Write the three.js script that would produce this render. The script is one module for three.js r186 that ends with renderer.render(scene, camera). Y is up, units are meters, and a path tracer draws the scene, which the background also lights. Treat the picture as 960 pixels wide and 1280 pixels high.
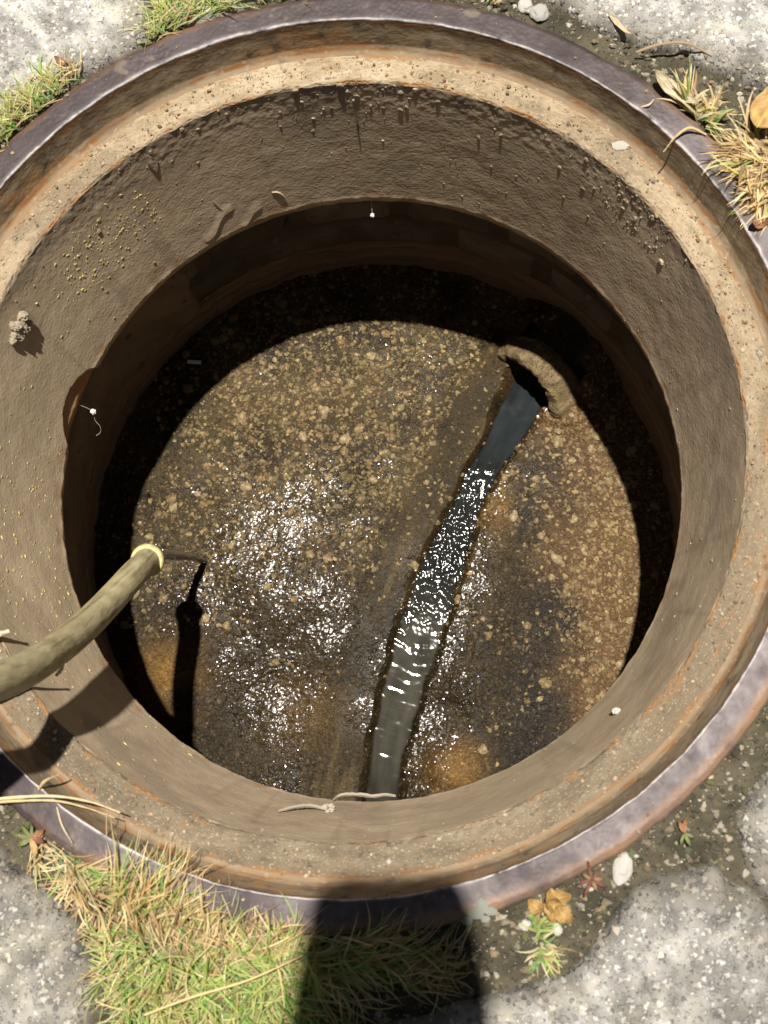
import * as THREE from 'three';
import { MarchingCubes } from 'three/addons/objects/MarchingCubes.js';
import { mergeGeometries } from 'three/addons/utils/BufferGeometryUtils.js';
import { RoundedBoxGeometry } from 'three/addons/geometries/RoundedBoxGeometry.js';

// ---------------------------------------------------------------- camera, sky, sun, exposure
const scene = new THREE.Scene();
const CAM = new THREE.Vector3(0.0930, 0.9173, 0.2846);
const AIM = new THREE.Vector3(-0.06222, -0.97288, -0.22278);
const camera = new THREE.PerspectiveCamera(46.21, 768 / 1024, 0.02, 400);
camera.position.copy(CAM);
camera.up.set(0, 0, -1);
camera.lookAt(CAM.clone().add(AIM));
camera.focus = 1.22;
camera.userData.fStop = 9;
scene.add(camera);

const TO_SUN = new THREE.Vector3(0.012, 1, -0.122).normalize();
const skyTex = (() => { // clear midday air: deeper blue overhead, pale haze low down, dim ground light below
  const w = 128, h = 64, d = new Float32Array(w * h * 4);
  for (let j = 0; j < h; j++) for (let i = 0; i < w; i++) {
    const e = Math.sin(((j + 0.5) / h - 0.5) * Math.PI), k = (j * w + i) * 4, t = Math.pow(Math.max(0, e), 0.45);
    const c = e > 0 ? [0.105 + (0.032 - 0.105) * t, 0.105 + (0.038 - 0.105) * t, 0.108 + (0.049 - 0.108) * t] : [0.06, 0.055, 0.047];
    for (let q = 0; q < 3; q++) d[k + q] = c[q]; d[k + 3] = 1;
  }
  const t = new THREE.DataTexture(d, w, h, THREE.RGBAFormat, THREE.FloatType); t.mapping = THREE.EquirectangularReflectionMapping; t.magFilter = t.minFilter = THREE.LinearFilter; t.needsUpdate = true; return t;
})();
scene.background = skyTex; scene.environment = skyTex;
const sun = new THREE.DirectionalLight(new THREE.Color().setRGB(1, 0.94, 0.85), 4.4);
sun.name = 'sun';
sun.position.copy(TO_SUN).multiplyScalar(6);
sun.castShadow = true; sun.shadow.radius = 2;
sun.shadow.mapSize.set(4096, 4096);
Object.assign(sun.shadow.camera, { left: -1.2, right: 1.2, top: 1.2, bottom: -1.2, near: 0.5, far: 10 });
scene.add(sun);

const renderer = new THREE.WebGLRenderer({ antialias: true });
renderer.setSize(768, 1024);
renderer.toneMapping = THREE.LinearToneMapping;
renderer.toneMappingExposure = 1.75;
renderer.shadowMap.enabled = true;

// ---------------------------------------------------------------- numbers measured for the place (metres, y up, rim top at y = 0)
const R_OUT = 0.3903, R_IN = 0.3652, R_SEAT = 0.3562, R_NECK = 0.3275, Y_SEAT = -0.0357, Y_NECK = -0.2073, R_HOLE = 0.300;
const R_SHAFT = 0.3440, Y_FLOOR = -0.4708;

// ---------------------------------------------------------------- helpers
function rng(seed) { let a = seed >>> 0; return () => { a = (a + 0x6D2B79F5) >>> 0; let t = a; t = Math.imul(t ^ (t >>> 15), t | 1); t ^= t + Math.imul(t ^ (t >>> 7), t | 61); return ((t ^ (t >>> 14)) >>> 0) / 4294967296; }; }
const PERM = new Uint8Array(512); { const r = rng(7), p = [...Array(256).keys()]; for (let i = 255; i > 0; i--) { const j = Math.floor(r() * (i + 1)); [p[i], p[j]] = [p[j], p[i]]; } for (let i = 0; i < 512; i++) PERM[i] = p[i & 255]; }
function gr(h, x, y, z) { h &= 15; const u = h < 8 ? x : y, v = h < 4 ? y : (h === 12 || h === 14 ? x : z); return ((h & 1) ? -u : u) + ((h & 2) ? -v : v); }
function noise(x, y, z) {
  let X = Math.floor(x), Y = Math.floor(y), Z = Math.floor(z); x -= X; y -= Y; z -= Z; X &= 255; Y &= 255; Z &= 255;
  const u = x * x * x * (x * (x * 6 - 15) + 10), v = y * y * y * (y * (y * 6 - 15) + 10), w = z * z * z * (z * (z * 6 - 15) + 10);
  const A = PERM[X] + Y, AA = PERM[A] + Z, AB = PERM[A + 1] + Z, B = PERM[X + 1] + Y, BA = PERM[B] + Z, BB = PERM[B + 1] + Z;
  const l = (a, b, t) => a + (b - a) * t;
  return l(l(l(gr(PERM[AA], x, y, z), gr(PERM[BA], x - 1, y, z), u), l(gr(PERM[AB], x, y - 1, z), gr(PERM[BB], x - 1, y - 1, z), u), v),
    l(l(gr(PERM[AA + 1], x, y, z - 1), gr(PERM[BA + 1], x - 1, y, z - 1), u), l(gr(PERM[AB + 1], x, y - 1, z - 1), gr(PERM[BB + 1], x - 1, y - 1, z - 1), u), v), w);
}
function fbm(x, y, z, o = 4) { let s = 0, a = 0.5, f = 1; for (let i = 0; i < o; i++) { s += a * noise(x * f + i * 17.3, y * f, z * f); f *= 2.03; a *= 0.5; } return s; }
const clamp = (x, a = 0, b = 1) => Math.min(b, Math.max(a, x));
const sstep = (a, b, x) => { const t = clamp((x - a) / (b - a)); return t * t * (3 - 2 * t); };
const mix = (a, b, t) => a + (b - a) * t;
const mix3 = (a, b, t) => [mix(a[0], b[0], t), mix(a[1], b[1], t), mix(a[2], b[2], t)];
const gauss = (d, s) => Math.exp(-(d * d) / (2 * s * s));
const TAU = Math.PI * 2;
const enc = (c) => { c = clamp(c); return Math.round(255 * (c <= 0.0031308 ? 12.92 * c : 1.055 * Math.pow(c, 1 / 2.4) - 0.055)); };
const ENC = new Uint8Array(4097); for (let i = 0; i <= 4096; i++) ENC[i] = enc(i / 4096);
function tex(w, h, data, srgb) {
  const t = new THREE.DataTexture(data, w, h, THREE.RGBAFormat);
  t.wrapS = t.wrapT = THREE.RepeatWrapping; t.magFilter = THREE.LinearFilter; t.minFilter = THREE.LinearMipmapLinearFilter; t.generateMipmaps = true;
  if (srgb) t.colorSpace = THREE.SRGBColorSpace;
  t.needsUpdate = true; return t;
}
function colorTex(w, h, fn) {
  const d = new Uint8Array(w * h * 4);
  for (let j = 0; j < h; j++) for (let i = 0; i < w; i++) { const c = fn((i + 0.5) / w, (j + 0.5) / h), k = (j * w + i) * 4; for (let q = 0; q < 3; q++) d[k + q] = ENC[Math.round(clamp(c[q]) * 4096)]; d[k + 3] = 255; }
  return tex(w, h, d, true);
}
function greyTex(w, h, fn) {
  const d = new Uint8Array(w * h * 4);
  for (let j = 0; j < h; j++) for (let i = 0; i < w; i++) { const c = Math.round(255 * clamp(fn((i + 0.5) / w, (j + 0.5) / h))), k = (j * w + i) * 4; d[k] = d[k + 1] = d[k + 2] = c; d[k + 3] = 255; }
  return tex(w, h, d, false);
}
const names = new Map();
function numbered(n) { const k = names.get(n) || 0; names.set(n, k + 1); return k ? n + '_' + String(k).padStart(3, '0') : n; }
function part(parent, name, geo, mat, extra) {
  const m = new THREE.Mesh(geo, mat); m.name = name; m.castShadow = m.receiveShadow = true;
  if (extra) Object.assign(m.userData, extra);
  parent.add(m); return m;
}
function thing(name, label, category, group) {
  const o = new THREE.Group(); o.name = numbered(name); o.userData = { label, category }; if (group) o.userData.group = group;
  scene.add(o); return o;
}
function single(name, label, category, geo, mat, group) {
  const m = new THREE.Mesh(geo, mat); m.name = numbered(name); m.castShadow = m.receiveShadow = true; m.userData = { label, category };
  if (group) m.userData.group = group; scene.add(m); return m;
}
function structure(name, label, asMesh) {
  const o = asMesh || new THREE.Group(); o.name = name; o.userData = { kind: 'structure', label }; o.castShadow = o.receiveShadow = true; scene.add(o); return o;
}
// grid of nu x nv quads from a point function; wrap = the u direction closes on itself
function grid(nu, nv, fn, uvf, wrap) {
  const P = new Float32Array((nu + 1) * (nv + 1) * 3), U = new Float32Array((nu + 1) * (nv + 1) * 2), I = new Uint32Array(nu * nv * 6);
  let k = 0;
  for (let j = 0; j <= nv; j++) for (let i = 0; i <= nu; i++) {
    const p = fn(wrap && i === nu ? 0 : i / nu, j / nv, i, j), q = uvf(i / nu, j / nv, p);
    P[k * 3] = p[0]; P[k * 3 + 1] = p[1]; P[k * 3 + 2] = p[2]; U[k * 2] = q[0]; U[k * 2 + 1] = q[1]; k++;
  }
  k = 0;
  for (let j = 0; j < nv; j++) for (let i = 0; i < nu; i++) { const a = j * (nu + 1) + i, b = a + 1, c = a + nu + 1, d = c + 1; I[k++] = a; I[k++] = c; I[k++] = b; I[k++] = b; I[k++] = c; I[k++] = d; }
  const g = new THREE.BufferGeometry();
  g.setAttribute('position', new THREE.BufferAttribute(P, 3)); g.setAttribute('uv', new THREE.BufferAttribute(U, 2)); g.setIndex(new THREE.BufferAttribute(I, 1));
  g.computeVertexNormals();
  if (wrap) { const N = g.attributes.normal; for (let j = 0; j <= nv; j++) { const a = j * (nu + 1), b = a + nu; const v = new THREE.Vector3(N.getX(a) + N.getX(b), N.getY(a) + N.getY(b), N.getZ(a) + N.getZ(b)).normalize(); N.setXYZ(a, v.x, v.y, v.z); N.setXYZ(b, v.x, v.y, v.z); } }
  return g;
}
// surface of revolution with displacement; profile = list of [r, y], s runs along it by length
function revolve(profile, nT, nS, disp) {
  const L = [0]; for (let i = 1; i < profile.length; i++) L.push(L[i - 1] + Math.hypot(profile[i][0] - profile[i - 1][0], profile[i][1] - profile[i - 1][1]));
  const tot = L[L.length - 1];
  const at = (s) => { const d = s * tot; let i = 1; while (i < L.length - 1 && L[i] < d) i++; const t = (d - L[i - 1]) / (L[i] - L[i - 1]); return [mix(profile[i - 1][0], profile[i][0], t), mix(profile[i - 1][1], profile[i][1], t)]; };
  return grid(nT, nS, (u, v) => { const th = u * TAU, [r, y] = at(v), d = disp ? disp(th, v, r, y) : [0, 0]; return [(r + d[0]) * Math.cos(th), y + d[1], (r + d[0]) * Math.sin(th)]; }, (u, v) => [u, v], true);
}
function hsv(r, base, dv, dh) { const v = 1 + (r() - 0.5) * 2 * dv, h = (r() - 0.5) * 2 * dh; return [base[0] * v * (1 + h), base[1] * v, base[2] * v * (1 - h)]; }
// a lumpy stone: icosphere with noise
function lump(r, sx, sy, sz, amp = 0.35, detail = 2, freq = 1.6) {
  const g = new THREE.IcosahedronGeometry(1, detail), p = g.attributes.position, o = r() * 90;
  for (let i = 0; i < p.count; i++) { const x = p.getX(i), y = p.getY(i), z = p.getZ(i), k = 1 + amp * fbm(x * freq + o, y * freq, z * freq, 3) * 1.6; p.setXYZ(i, x * k * sx, y * k * sy, z * k * sz); }
  g.computeVertexNormals(); return g;
}
// pebbly texture that tiles: discs of many sizes splatted over a ground colour; returns colour and height maps
function pebbleMaps(N, n, rmin, rmax, pal, base, seed, var_ = 0.25) {
  const r = rng(seed), C = new Float32Array(N * N * 3), H = new Float32Array(N * N);
  for (let j = 0; j < N; j++) for (let i = 0; i < N; i++) {
    const a = i / N * TAU, b = j / N * TAU; const f = fbm(Math.cos(a) * 2.2 + 3, Math.sin(a) * 2.2 + Math.cos(b) * 2.2, Math.sin(b) * 2.2, 5);
    const g = (PERM[(i * 7 + PERM[j & 255]) & 255] / 255 - 0.5) * 0.3; const c = base(f); const k = (j * N + i); for (let q = 0; q < 3; q++) C[k * 3 + q] = c[q] * (1 + g); H[k] = 0.3 + f * 0.35 + g * 0.18;
  }
  for (let m = 0; m < n; m++) {
    const t = r(), R = rmin + (rmax - rmin) * t * t * t, cx = r() * N, cy = r() * N, e = 0.6 + r() * 0.4, an = r() * Math.PI, ca = Math.cos(an), sa = Math.sin(an), col = hsv(r, pal[Math.floor(r() * pal.length)], var_, 0.06), ph = r() * 6, hh = 0.25 + 0.3 * r();
    const W = Math.ceil(R * 1.3);
    for (let y = -W; y <= W; y++) for (let x = -W; x <= W; x++) {
      const u = (x * ca + y * sa) / R, v = (-x * sa + y * ca) / (R * e), th = Math.atan2(v, u), d = Math.hypot(u, v) / (1 + 0.16 * Math.sin(3 * th + ph) + 0.09 * Math.sin(5 * th + ph * 2));
      if (d > 1.05) continue; const w = clamp((1.05 - d) / 0.22), k = ((((cy + y) | 0) + N) % N) * N + ((((cx + x) | 0) + N) % N), sh = 0.9 + 0.2 * noise(u * 2 + m, v * 2, 0);
      for (let q = 0; q < 3; q++) C[k * 3 + q] = mix(C[k * 3 + q], col[q] * sh, w); H[k] = Math.max(H[k], mix(H[k], 0.35 + hh * Math.sqrt(Math.max(0, 1 - d * d)), w));
    }
  }
  const dc = new Uint8Array(N * N * 4), dh = new Uint8Array(N * N * 4);
  for (let k = 0; k < N * N; k++) { for (let q = 0; q < 3; q++) dc[k * 4 + q] = ENC[Math.round(clamp(C[k * 3 + q]) * 4096)]; dc[k * 4 + 3] = 255; dh[k * 4] = dh[k * 4 + 1] = dh[k * 4 + 2] = Math.round(clamp(H[k]) * 255); dh[k * 4 + 3] = 255; }
  return { map: tex(N, N, dc, true), bump: tex(N, N, dh, false) };
}
const std = (o) => new THREE.MeshStandardMaterial({ side: THREE.DoubleSide, ...o });
const phys = (o) => new THREE.MeshPhysicalMaterial({ side: THREE.DoubleSide, ...o });
const col = (r, g, b) => new THREE.Color().setRGB(r, g, b);

// ---------------------------------------------------------------- the cast iron frame
const EDGE_X = 0.0050, EDGE_Z = 0.0;                     // the hole's lower edge is a little off centre
const NOTCH = -163.5 * Math.PI / 180;                        // a chip in the lower edge, on the left
const angDiff = (a, b) => { let d = (a - b) % TAU; if (d > Math.PI) d -= TAU; if (d < -Math.PI) d += TAU; return d; };
const frame = thing('manhole_frame', 'rusty round cast iron manhole frame with a sandy seat and deep muddy neck', 'manhole frame');
const rustN = (c, s, y, f, o = 4) => fbm(c * f, s * f, y * f, o);
{ // rim: flat top with worn polished inner edge
  const nS = 256;
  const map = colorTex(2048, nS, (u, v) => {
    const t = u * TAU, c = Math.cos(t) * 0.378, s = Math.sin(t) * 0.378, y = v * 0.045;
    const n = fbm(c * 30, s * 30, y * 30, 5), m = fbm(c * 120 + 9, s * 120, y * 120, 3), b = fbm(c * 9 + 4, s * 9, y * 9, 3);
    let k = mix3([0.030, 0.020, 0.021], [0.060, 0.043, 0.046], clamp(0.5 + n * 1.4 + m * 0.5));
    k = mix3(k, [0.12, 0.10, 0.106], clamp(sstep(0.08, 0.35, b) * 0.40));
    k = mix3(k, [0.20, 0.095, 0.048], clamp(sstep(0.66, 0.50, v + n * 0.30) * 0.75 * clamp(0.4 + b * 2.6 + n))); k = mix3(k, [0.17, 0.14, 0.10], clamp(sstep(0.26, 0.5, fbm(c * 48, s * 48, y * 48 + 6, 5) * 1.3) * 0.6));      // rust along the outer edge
    const gleaming = clamp(gauss(angDiff(t, 0.85), 0.62) * 1.15 + gauss(angDiff(t, -0.15), 0.4) * 0.55) * clamp(0.8 + n * 1.2 + b); k = mix3(k, mix3([0.12, 0.098, 0.103], [0.235, 0.205, 0.212], clamp(0.5 + m * 1.6 + b)), gleaming * 0.85); k = mix3(k, [0.27, 0.165, 0.10], clamp(gleaming * sstep(0.74, 0.58, v + n * 0.16)));   // sun sheen on the right painted into the colour, tan at the outer edge
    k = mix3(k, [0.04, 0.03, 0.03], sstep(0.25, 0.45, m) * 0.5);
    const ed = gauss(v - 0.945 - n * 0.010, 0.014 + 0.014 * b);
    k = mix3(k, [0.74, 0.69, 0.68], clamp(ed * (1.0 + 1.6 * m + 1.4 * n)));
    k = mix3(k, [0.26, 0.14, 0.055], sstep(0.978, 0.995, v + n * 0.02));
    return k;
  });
  const rough = greyTex(1024, 128, (u, v) => { const t = u * TAU, c = Math.cos(t) * 0.378, s = Math.sin(t) * 0.378; return 0.56 + 0.22 * fbm(c * 40, s * 40, v * 2, 4) + 0.15 * fbm(c * 8, s * 8, 3, 2) + 0.06; });
  const bump = greyTex(2048, 128, (u, v) => { const t = u * TAU, c = Math.cos(t) * 0.378, s = Math.sin(t) * 0.378; return 0.5 + 0.5 * fbm(c * 90, s * 90, v * 4, 4) + 0.3 * noise(c * 420, s * 420, v * 16); });
  const g = revolve([[R_OUT + 0.002, -0.030], [R_OUT + 0.001, -0.006], [R_OUT - 0.001, -0.002], [R_OUT - 0.005, 0.0006], [R_IN + 0.0024, 0.0008], [R_IN + 0.0010, 0.0003], [R_IN + 0.0002, -0.0010], [R_IN - 0.0002, -0.0035]], 1800, 40,
    (th, v, r, y) => { const c = Math.cos(th), s = Math.sin(th); const e = sstep(0.7, 1, v), o = sstep(0.75, 0.45, v);
      return [0.0007 * e * fbm(c * 22, s * 22, 1, 4) * 2 + o * 0.0020 * fbm(c * 14, s * 14, 5, 4) * 2, 0.0008 * fbm(c * 9, s * 9, v * 2, 4)]; });
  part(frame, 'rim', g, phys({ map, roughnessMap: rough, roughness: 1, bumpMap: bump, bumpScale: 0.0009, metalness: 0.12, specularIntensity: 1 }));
}
{ // the short rusty wall from the rim down to the seat
  const map = colorTex(2048, 128, (u, v) => {
    const t = u * TAU, c = Math.cos(t) * 0.36, s = Math.sin(t) * 0.36, y = v * 0.036;
    const n = fbm(c * 16, s * 16, y * 50, 5), m = fbm(c * 70 + 4, s * 70, y * 70, 4), w = fbm(c * 6, s * 6, y * 20 + 7, 3);
    let k = mix3([0.165, 0.122, 0.075], [0.32, 0.25, 0.16], clamp(0.45 + n * 1.5 + m * 0.9));
    const wv = v + 0.14 * fbm(c * 24, s * 24, 5, 5), fl = fbm(c * 38 + 2, s * 38, y * 160, 5);
    k = mix3(k, [0.32, 0.165, 0.06], clamp(sstep(0.04, 0.34, w + m * 0.45 + fl * 0.3) * 0.65));
    k = mix3(k, [0.25, 0.115, 0.038], clamp(sstep(0.20, 0.02, wv) * clamp(0.45 + fl * 3.2)));
    k = mix3(k, [0.27, 0.19, 0.115], clamp(sstep(0.70, 0.98, wv + fl * 0.2) * 0.7));
    k = mix3(k, [0.24, 0.11, 0.036], clamp(gauss(wv - 0.80, 0.07) * clamp(fl * 5 + 0.1)));
    k = mix3(k, [0.045, 0.033, 0.022], sstep(0.22, 0.45, -m + n * 0.4) * 0.6);
    k = mix3(k, [0.34, 0.29, 0.22], sstep(0.36, 0.55, noise(c * 260, s * 260, v * 9)) * 0.5);
    return k;
  });
  const bump = greyTex(2048, 128, (u, v) => { const t = u * TAU, c = Math.cos(t) * 0.36, s = Math.sin(t) * 0.36; return 0.5 + 0.55 * fbm(c * 60, s * 60, v * 3, 5) + 0.25 * noise(c * 330, s * 330, v * 14); });
  const g = revolve([[R_IN - 0.0002, -0.0035], [R_IN - 0.0012, -0.010], [R_IN - 0.0035, -0.020], [R_IN - 0.0055, -0.029], [R_SEAT + 0.0005, -0.0335], [R_SEAT - 0.003, Y_SEAT]], 1400, 30,
    (th, v) => { const c = Math.cos(th), s = Math.sin(th), e = Math.sin(Math.PI * v); return [e * 0.0010 * fbm(c * 14, s * 14, v * 2.5, 3) + (1 - v) * 0.0007 * fbm(c * 22, s * 22, 1, 4) * 2 * (1 - v), 0]; });
  part(frame, 'recess_wall', g, std({ map, bumpMap: bump, bumpScale: 0.0005, roughness: 0.85, metalness: 0.05 }));
}
{ // the sandy seat the lid would rest on
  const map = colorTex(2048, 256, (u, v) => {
    const t = u * TAU, c = Math.cos(t) * 0.34, s = Math.sin(t) * 0.34, y = v * 0.032;
    const n = fbm(c * 20, s * 20, y * 60, 5), m = fbm(c * 140 + 4, s * 140, y * 200, 3), w = fbm(c * 5.5 + 8, s * 5.5, y * 14, 3), g = noise(c * 600, s * 600, v * 26), st = fbm(c * 9 - 3, s * 9, y * 120, 4);
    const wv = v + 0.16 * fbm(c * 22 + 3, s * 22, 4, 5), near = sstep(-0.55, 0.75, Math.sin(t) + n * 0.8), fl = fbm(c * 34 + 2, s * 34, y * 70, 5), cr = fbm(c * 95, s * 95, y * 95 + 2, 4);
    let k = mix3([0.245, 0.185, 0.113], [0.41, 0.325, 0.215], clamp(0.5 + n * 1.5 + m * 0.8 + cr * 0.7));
    k = mix3(k, mix3([0.105, 0.084, 0.056], [0.175, 0.142, 0.096], clamp(0.5 + n * 1.6 + cr)), near * 0.88);                 // greyer and darker towards the near side
    k = mix3(k, [0.14, 0.105, 0.064], clamp(sstep(0.02, 0.30, w + n * 0.6 + cr * 0.4) * 0.65));
    k = mix3(k, [0.42, 0.36, 0.26], clamp(sstep(0.18, 0.40, n * 0.7 - w * 0.6 + m * 0.4) * 0.55 * (1 - near * 0.7)));
    k = mix3(k, [0.27, 0.125, 0.040], clamp(gauss(wv - 0.95, 0.055) * clamp(0.2 + fl * 4.5)));
    k = mix3(k, [0.25, 0.12, 0.042], clamp(sstep(0.20, -0.02, wv) * clamp(0.35 + fl * 3.5) * 0.9));
    k = mix3(k, [0.26, 0.135, 0.050], clamp(sstep(0.20, 0.38, fbm(c * 13 - 9, s * 13, y * 46, 5) + m * 0.2) * 0.6));
    k = mix3(k, [0.055, 0.042, 0.028], sstep(0.24, 0.42, m + cr * 0.5) * 0.6);
    k = mix3(k, [0.50, 0.45, 0.36], sstep(0.36, 0.58, g) * 0.55);
    return k;
  });
  const bump = greyTex(2048, 128, (u, v) => { const t = u * TAU, c = Math.cos(t) * 0.34, s = Math.sin(t) * 0.34; return 0.5 + 0.5 * fbm(c * 70, s * 70, v * 3, 4) + 0.35 * noise(c * 300, s * 300, v * 14); });
  const g = revolve([[R_SEAT - 0.003, Y_SEAT], [R_SEAT - 0.009, Y_SEAT - 0.0008], [R_NECK + 0.005, Y_SEAT - 0.0006], [R_NECK + 0.0018, Y_SEAT - 0.0012], [R_NECK, Y_SEAT - 0.0032]], 1400, 40,
    (th, v, r) => { const c = Math.cos(th) * r, s = Math.sin(th) * r, e = sstep(0, 0.1, v) * sstep(1.0, 0.9, v); return [sstep(0.6, 1, v) * 0.0012 * fbm(c * 50, s * 50, 2, 3) * 2, e * (0.0030 * fbm(c * 60, s * 60, 3, 5) + 0.0016 * fbm(c * 15, s * 15, 9, 3))]; });
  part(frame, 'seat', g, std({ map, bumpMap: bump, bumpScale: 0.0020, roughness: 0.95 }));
}
const neckR = (v, th) => mix(R_NECK, R_HOLE - 0.0015, Math.min(1, v / 0.93)) + 0.0015 * sstep(0.93, 1, v) + sstep(0, 1, v) * (EDGE_X * Math.cos(th) + EDGE_Z * Math.sin(th));
const notch = (th, v) => { const a = Math.abs(angDiff(th, NOTCH)) / 0.155, top = 1 - 0.20 * Math.pow(Math.max(0, 1 - a * a), 0.7) - 0.02 * fbm(th * 30, 2, 1, 3); return a < 1 ? sstep(top, top + 0.022, v) * sstep(1, 0.9, a) : 0; };
const flap = (th, v) => { // a peeled strip of dried mud on the upper left and on the near side
  let h = 0;
  for (const [t0, v0, len, tilt, amp] of [[-118.5, 0.84, 0.075, 1.3, 0.0011], [-112, 0.90, 0.05, 0.8, 0.0008]]) { const d = angDiff(th, t0 * Math.PI / 180), k = v - v0 + d * tilt + 0.02 * Math.sin(d * 60); h += amp * sstep(len, len * 0.7, Math.abs(d)) * sstep(0.0, 0.010, -k) * sstep(-0.10, -0.005, k); }
  return h;
};
{ // the tapering neck, coated with dried mud
  const map = colorTex(2048, 512, (u, v) => {
    const t = u * TAU, c = Math.cos(t) * 0.31, s = Math.sin(t) * 0.31, y = v * 0.175;
    const n = fbm(c * 14, s * 14, y * 14, 5), m = fbm(c * 80 + 4, s * 80, y * 80, 4), w = fbm(c * 4.5 + 2, s * 4.5, y * 9, 3), q = fbm(c * 36 - 6, s * 36, y * 36, 4), g = noise(c * 420, s * 420, y * 420);
    let k = mix3([0.40, 0.300, 0.195], [0.53, 0.420, 0.285], clamp(0.5 + n * 1.1 + m * 0.6 + g * 0.25));
    k = mix3(k, [0.37, 0.30, 0.19], clamp(sstep(0.0, 0.35, w) * 0.7)); k = mix3(k, [0.50, 0.42, 0.30], clamp(sstep(0.16, 0.36, fbm(c * 9 + 5, s * 30, y * 60, 5)) * 0.35)); k = mix3(k, [0.24, 0.18, 0.125], clamp(sstep(0.14, 0.36, fbm(c * 60 + 5, s * 60, y * 5, 4)) * 0.35));
    k = mix3(k, [0.28, 0.215, 0.155], clamp(sstep(0.02, 0.35, -w + q * 0.4) * 0.6));
    k = mix3(k, [0.38, 0.21, 0.10], clamp(sstep(0.28, 0.46, q + n * 0.3) * 0.35 + sstep(0.86, 1.0, v + q * 0.28) * 0.45 * clamp(0.45 + q * 3)));
    k = mix3(k, [0.36, 0.17, 0.065], notch(t, v) * (0.7 + 0.3 * clamp(0.5 + q * 2)));
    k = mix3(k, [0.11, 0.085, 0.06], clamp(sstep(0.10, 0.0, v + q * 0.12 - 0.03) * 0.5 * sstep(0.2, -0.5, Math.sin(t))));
    for (const [a0, wd, l] of [[-97, 0.05, 0.55], [-91, 0.03, 0.4], [-72, 0.02, 0.3]]) k = mix3(k, [0.13, 0.105, 0.085], 0.5 * gauss(angDiff(t, a0 * Math.PI / 180) + q * 0.06, wd) * sstep(l, l * 0.4, v));
    return k;
  });
  const bump = greyTex(2048, 512, (u, v) => { const t = u * TAU, c = Math.cos(t) * 0.31, s = Math.sin(t) * 0.31, y = v * 0.175; return 0.45 + 0.35 * fbm(c * 110, s * 110, y * 110, 4) + 0.3 * noise(c * 380, s * 380, y * 380) + 0.5 * sstep(0.5, 0.75, noise(c * 260 + 50, s * 260, y * 260)); });
  const nS = 150;
  const g = grid(1500, nS + 12, (u, _, i, j) => {
    const th = u * TAU, c = Math.cos(th), s = Math.sin(th);
    if (j <= nS) {
      const v = j / nS, y = mix(Y_SEAT - 0.0032, Y_NECK, v); let r = neckR(v, th);
      const x3 = c * r, z3 = s * r, e = sstep(0, 0.06, v);
      const rag = sstep(-0.2, -0.9, s) * sstep(0.3, 0.0, v) * 0.0007 * clamp(fbm(x3 * 120, y * 120, z3 * 120, 3) * 2.2, -0.3, 1.3);
      let d = e * (0.0005 * fbm(x3 * 45, y * 45, z3 * 45, 4) + 0.0007 * fbm(x3 * 12, y * 12, z3 * 12, 3)) + rag + flap(th, v);
      d += 0.0012 * gauss(v - 0.955 - 0.02 * fbm(c * 12, s * 12, 1, 3), 0.018) * (0.6 + 1.4 * fbm(c * 20, s * 20, 7, 3));
      d -= notch(th, v) * 0.0036;
      if (j === 0) d += sstep(0.6, 1, 1) * 0.0012 * fbm(c * R_NECK * 50, s * R_NECK * 50, 2, 3) * -2;
      const drip = sstep(0.9, 1, v) * 0.0035 * fbm(c * 16, s * 16, 3, 5);
      return [c * (r - d), y + drip * sstep(0.9, 1, v), s * (r - d)];
    }
    const k = (j - nS) / 12, r0 = neckR(1, th) + notch(th, 1) * 0.0036; // the underside runs back to the brickwork
    const rr = mix(r0 + 0.0015, R_SHAFT + 0.02, Math.pow(k, 1.3));
    return [c * rr, Y_NECK + 0.0035 * fbm(c * 16, s * 16, 3, 5) - 0.003 * Math.sin(Math.min(1, k * 4) * Math.PI * 0.5) + 0.006 * k, s * rr];
  }, (u, v) => [u, Math.min(0.995, v * (nS + 12) / nS)], true);
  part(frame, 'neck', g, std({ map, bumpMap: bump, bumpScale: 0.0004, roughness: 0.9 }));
}
// grit and sand lying on the seat, against the recess wall and on the rim
const gritList = (() => { const r = rng(55), L = []; for (let i = 0; i < 5200; i++) { const th = r() * TAU, k = r(), q = k < 0.82 ? mix(R_NECK + 0.003, R_SEAT - 0.003, r()) : k < 0.94 ? R_SEAT - 0.0045 + 0.003 * r() : mix(R_IN + 0.003, R_OUT - 0.004, r()), big = Math.pow(r(), 9), s = (k < 0.94 ? 0.0003 : 0.00022) + 0.0013 * big; L.push({ p: [q * Math.cos(th), (k < 0.94 ? Y_SEAT - 0.0004 : 0.0009) + s * 0.35, q * Math.sin(th)], s: [s * (0.8 + 0.7 * r()), s * 0.6, s], ry: r() * 6, rx: r() - 0.5, c: hsv(r, [[0.30, 0.235, 0.15], [0.20, 0.155, 0.10], [0.36, 0.29, 0.20], [0.26, 0.15, 0.07], [0.14, 0.105, 0.07]][Math.floor(r() * 5)], 0.3, 0.05) }); } return L; })();
// outer body of the frame below the flange, so that the iron has thickness from any side
part(frame, 'base_skirt', revolve([[R_OUT + 0.002, -0.030], [R_OUT + 0.006, -0.05], [0.384, -0.19], [R_SHAFT + 0.02, -0.2015]], 240, 6), std({ color: col(0.12, 0.08, 0.06), roughness: 0.9 }));

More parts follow.
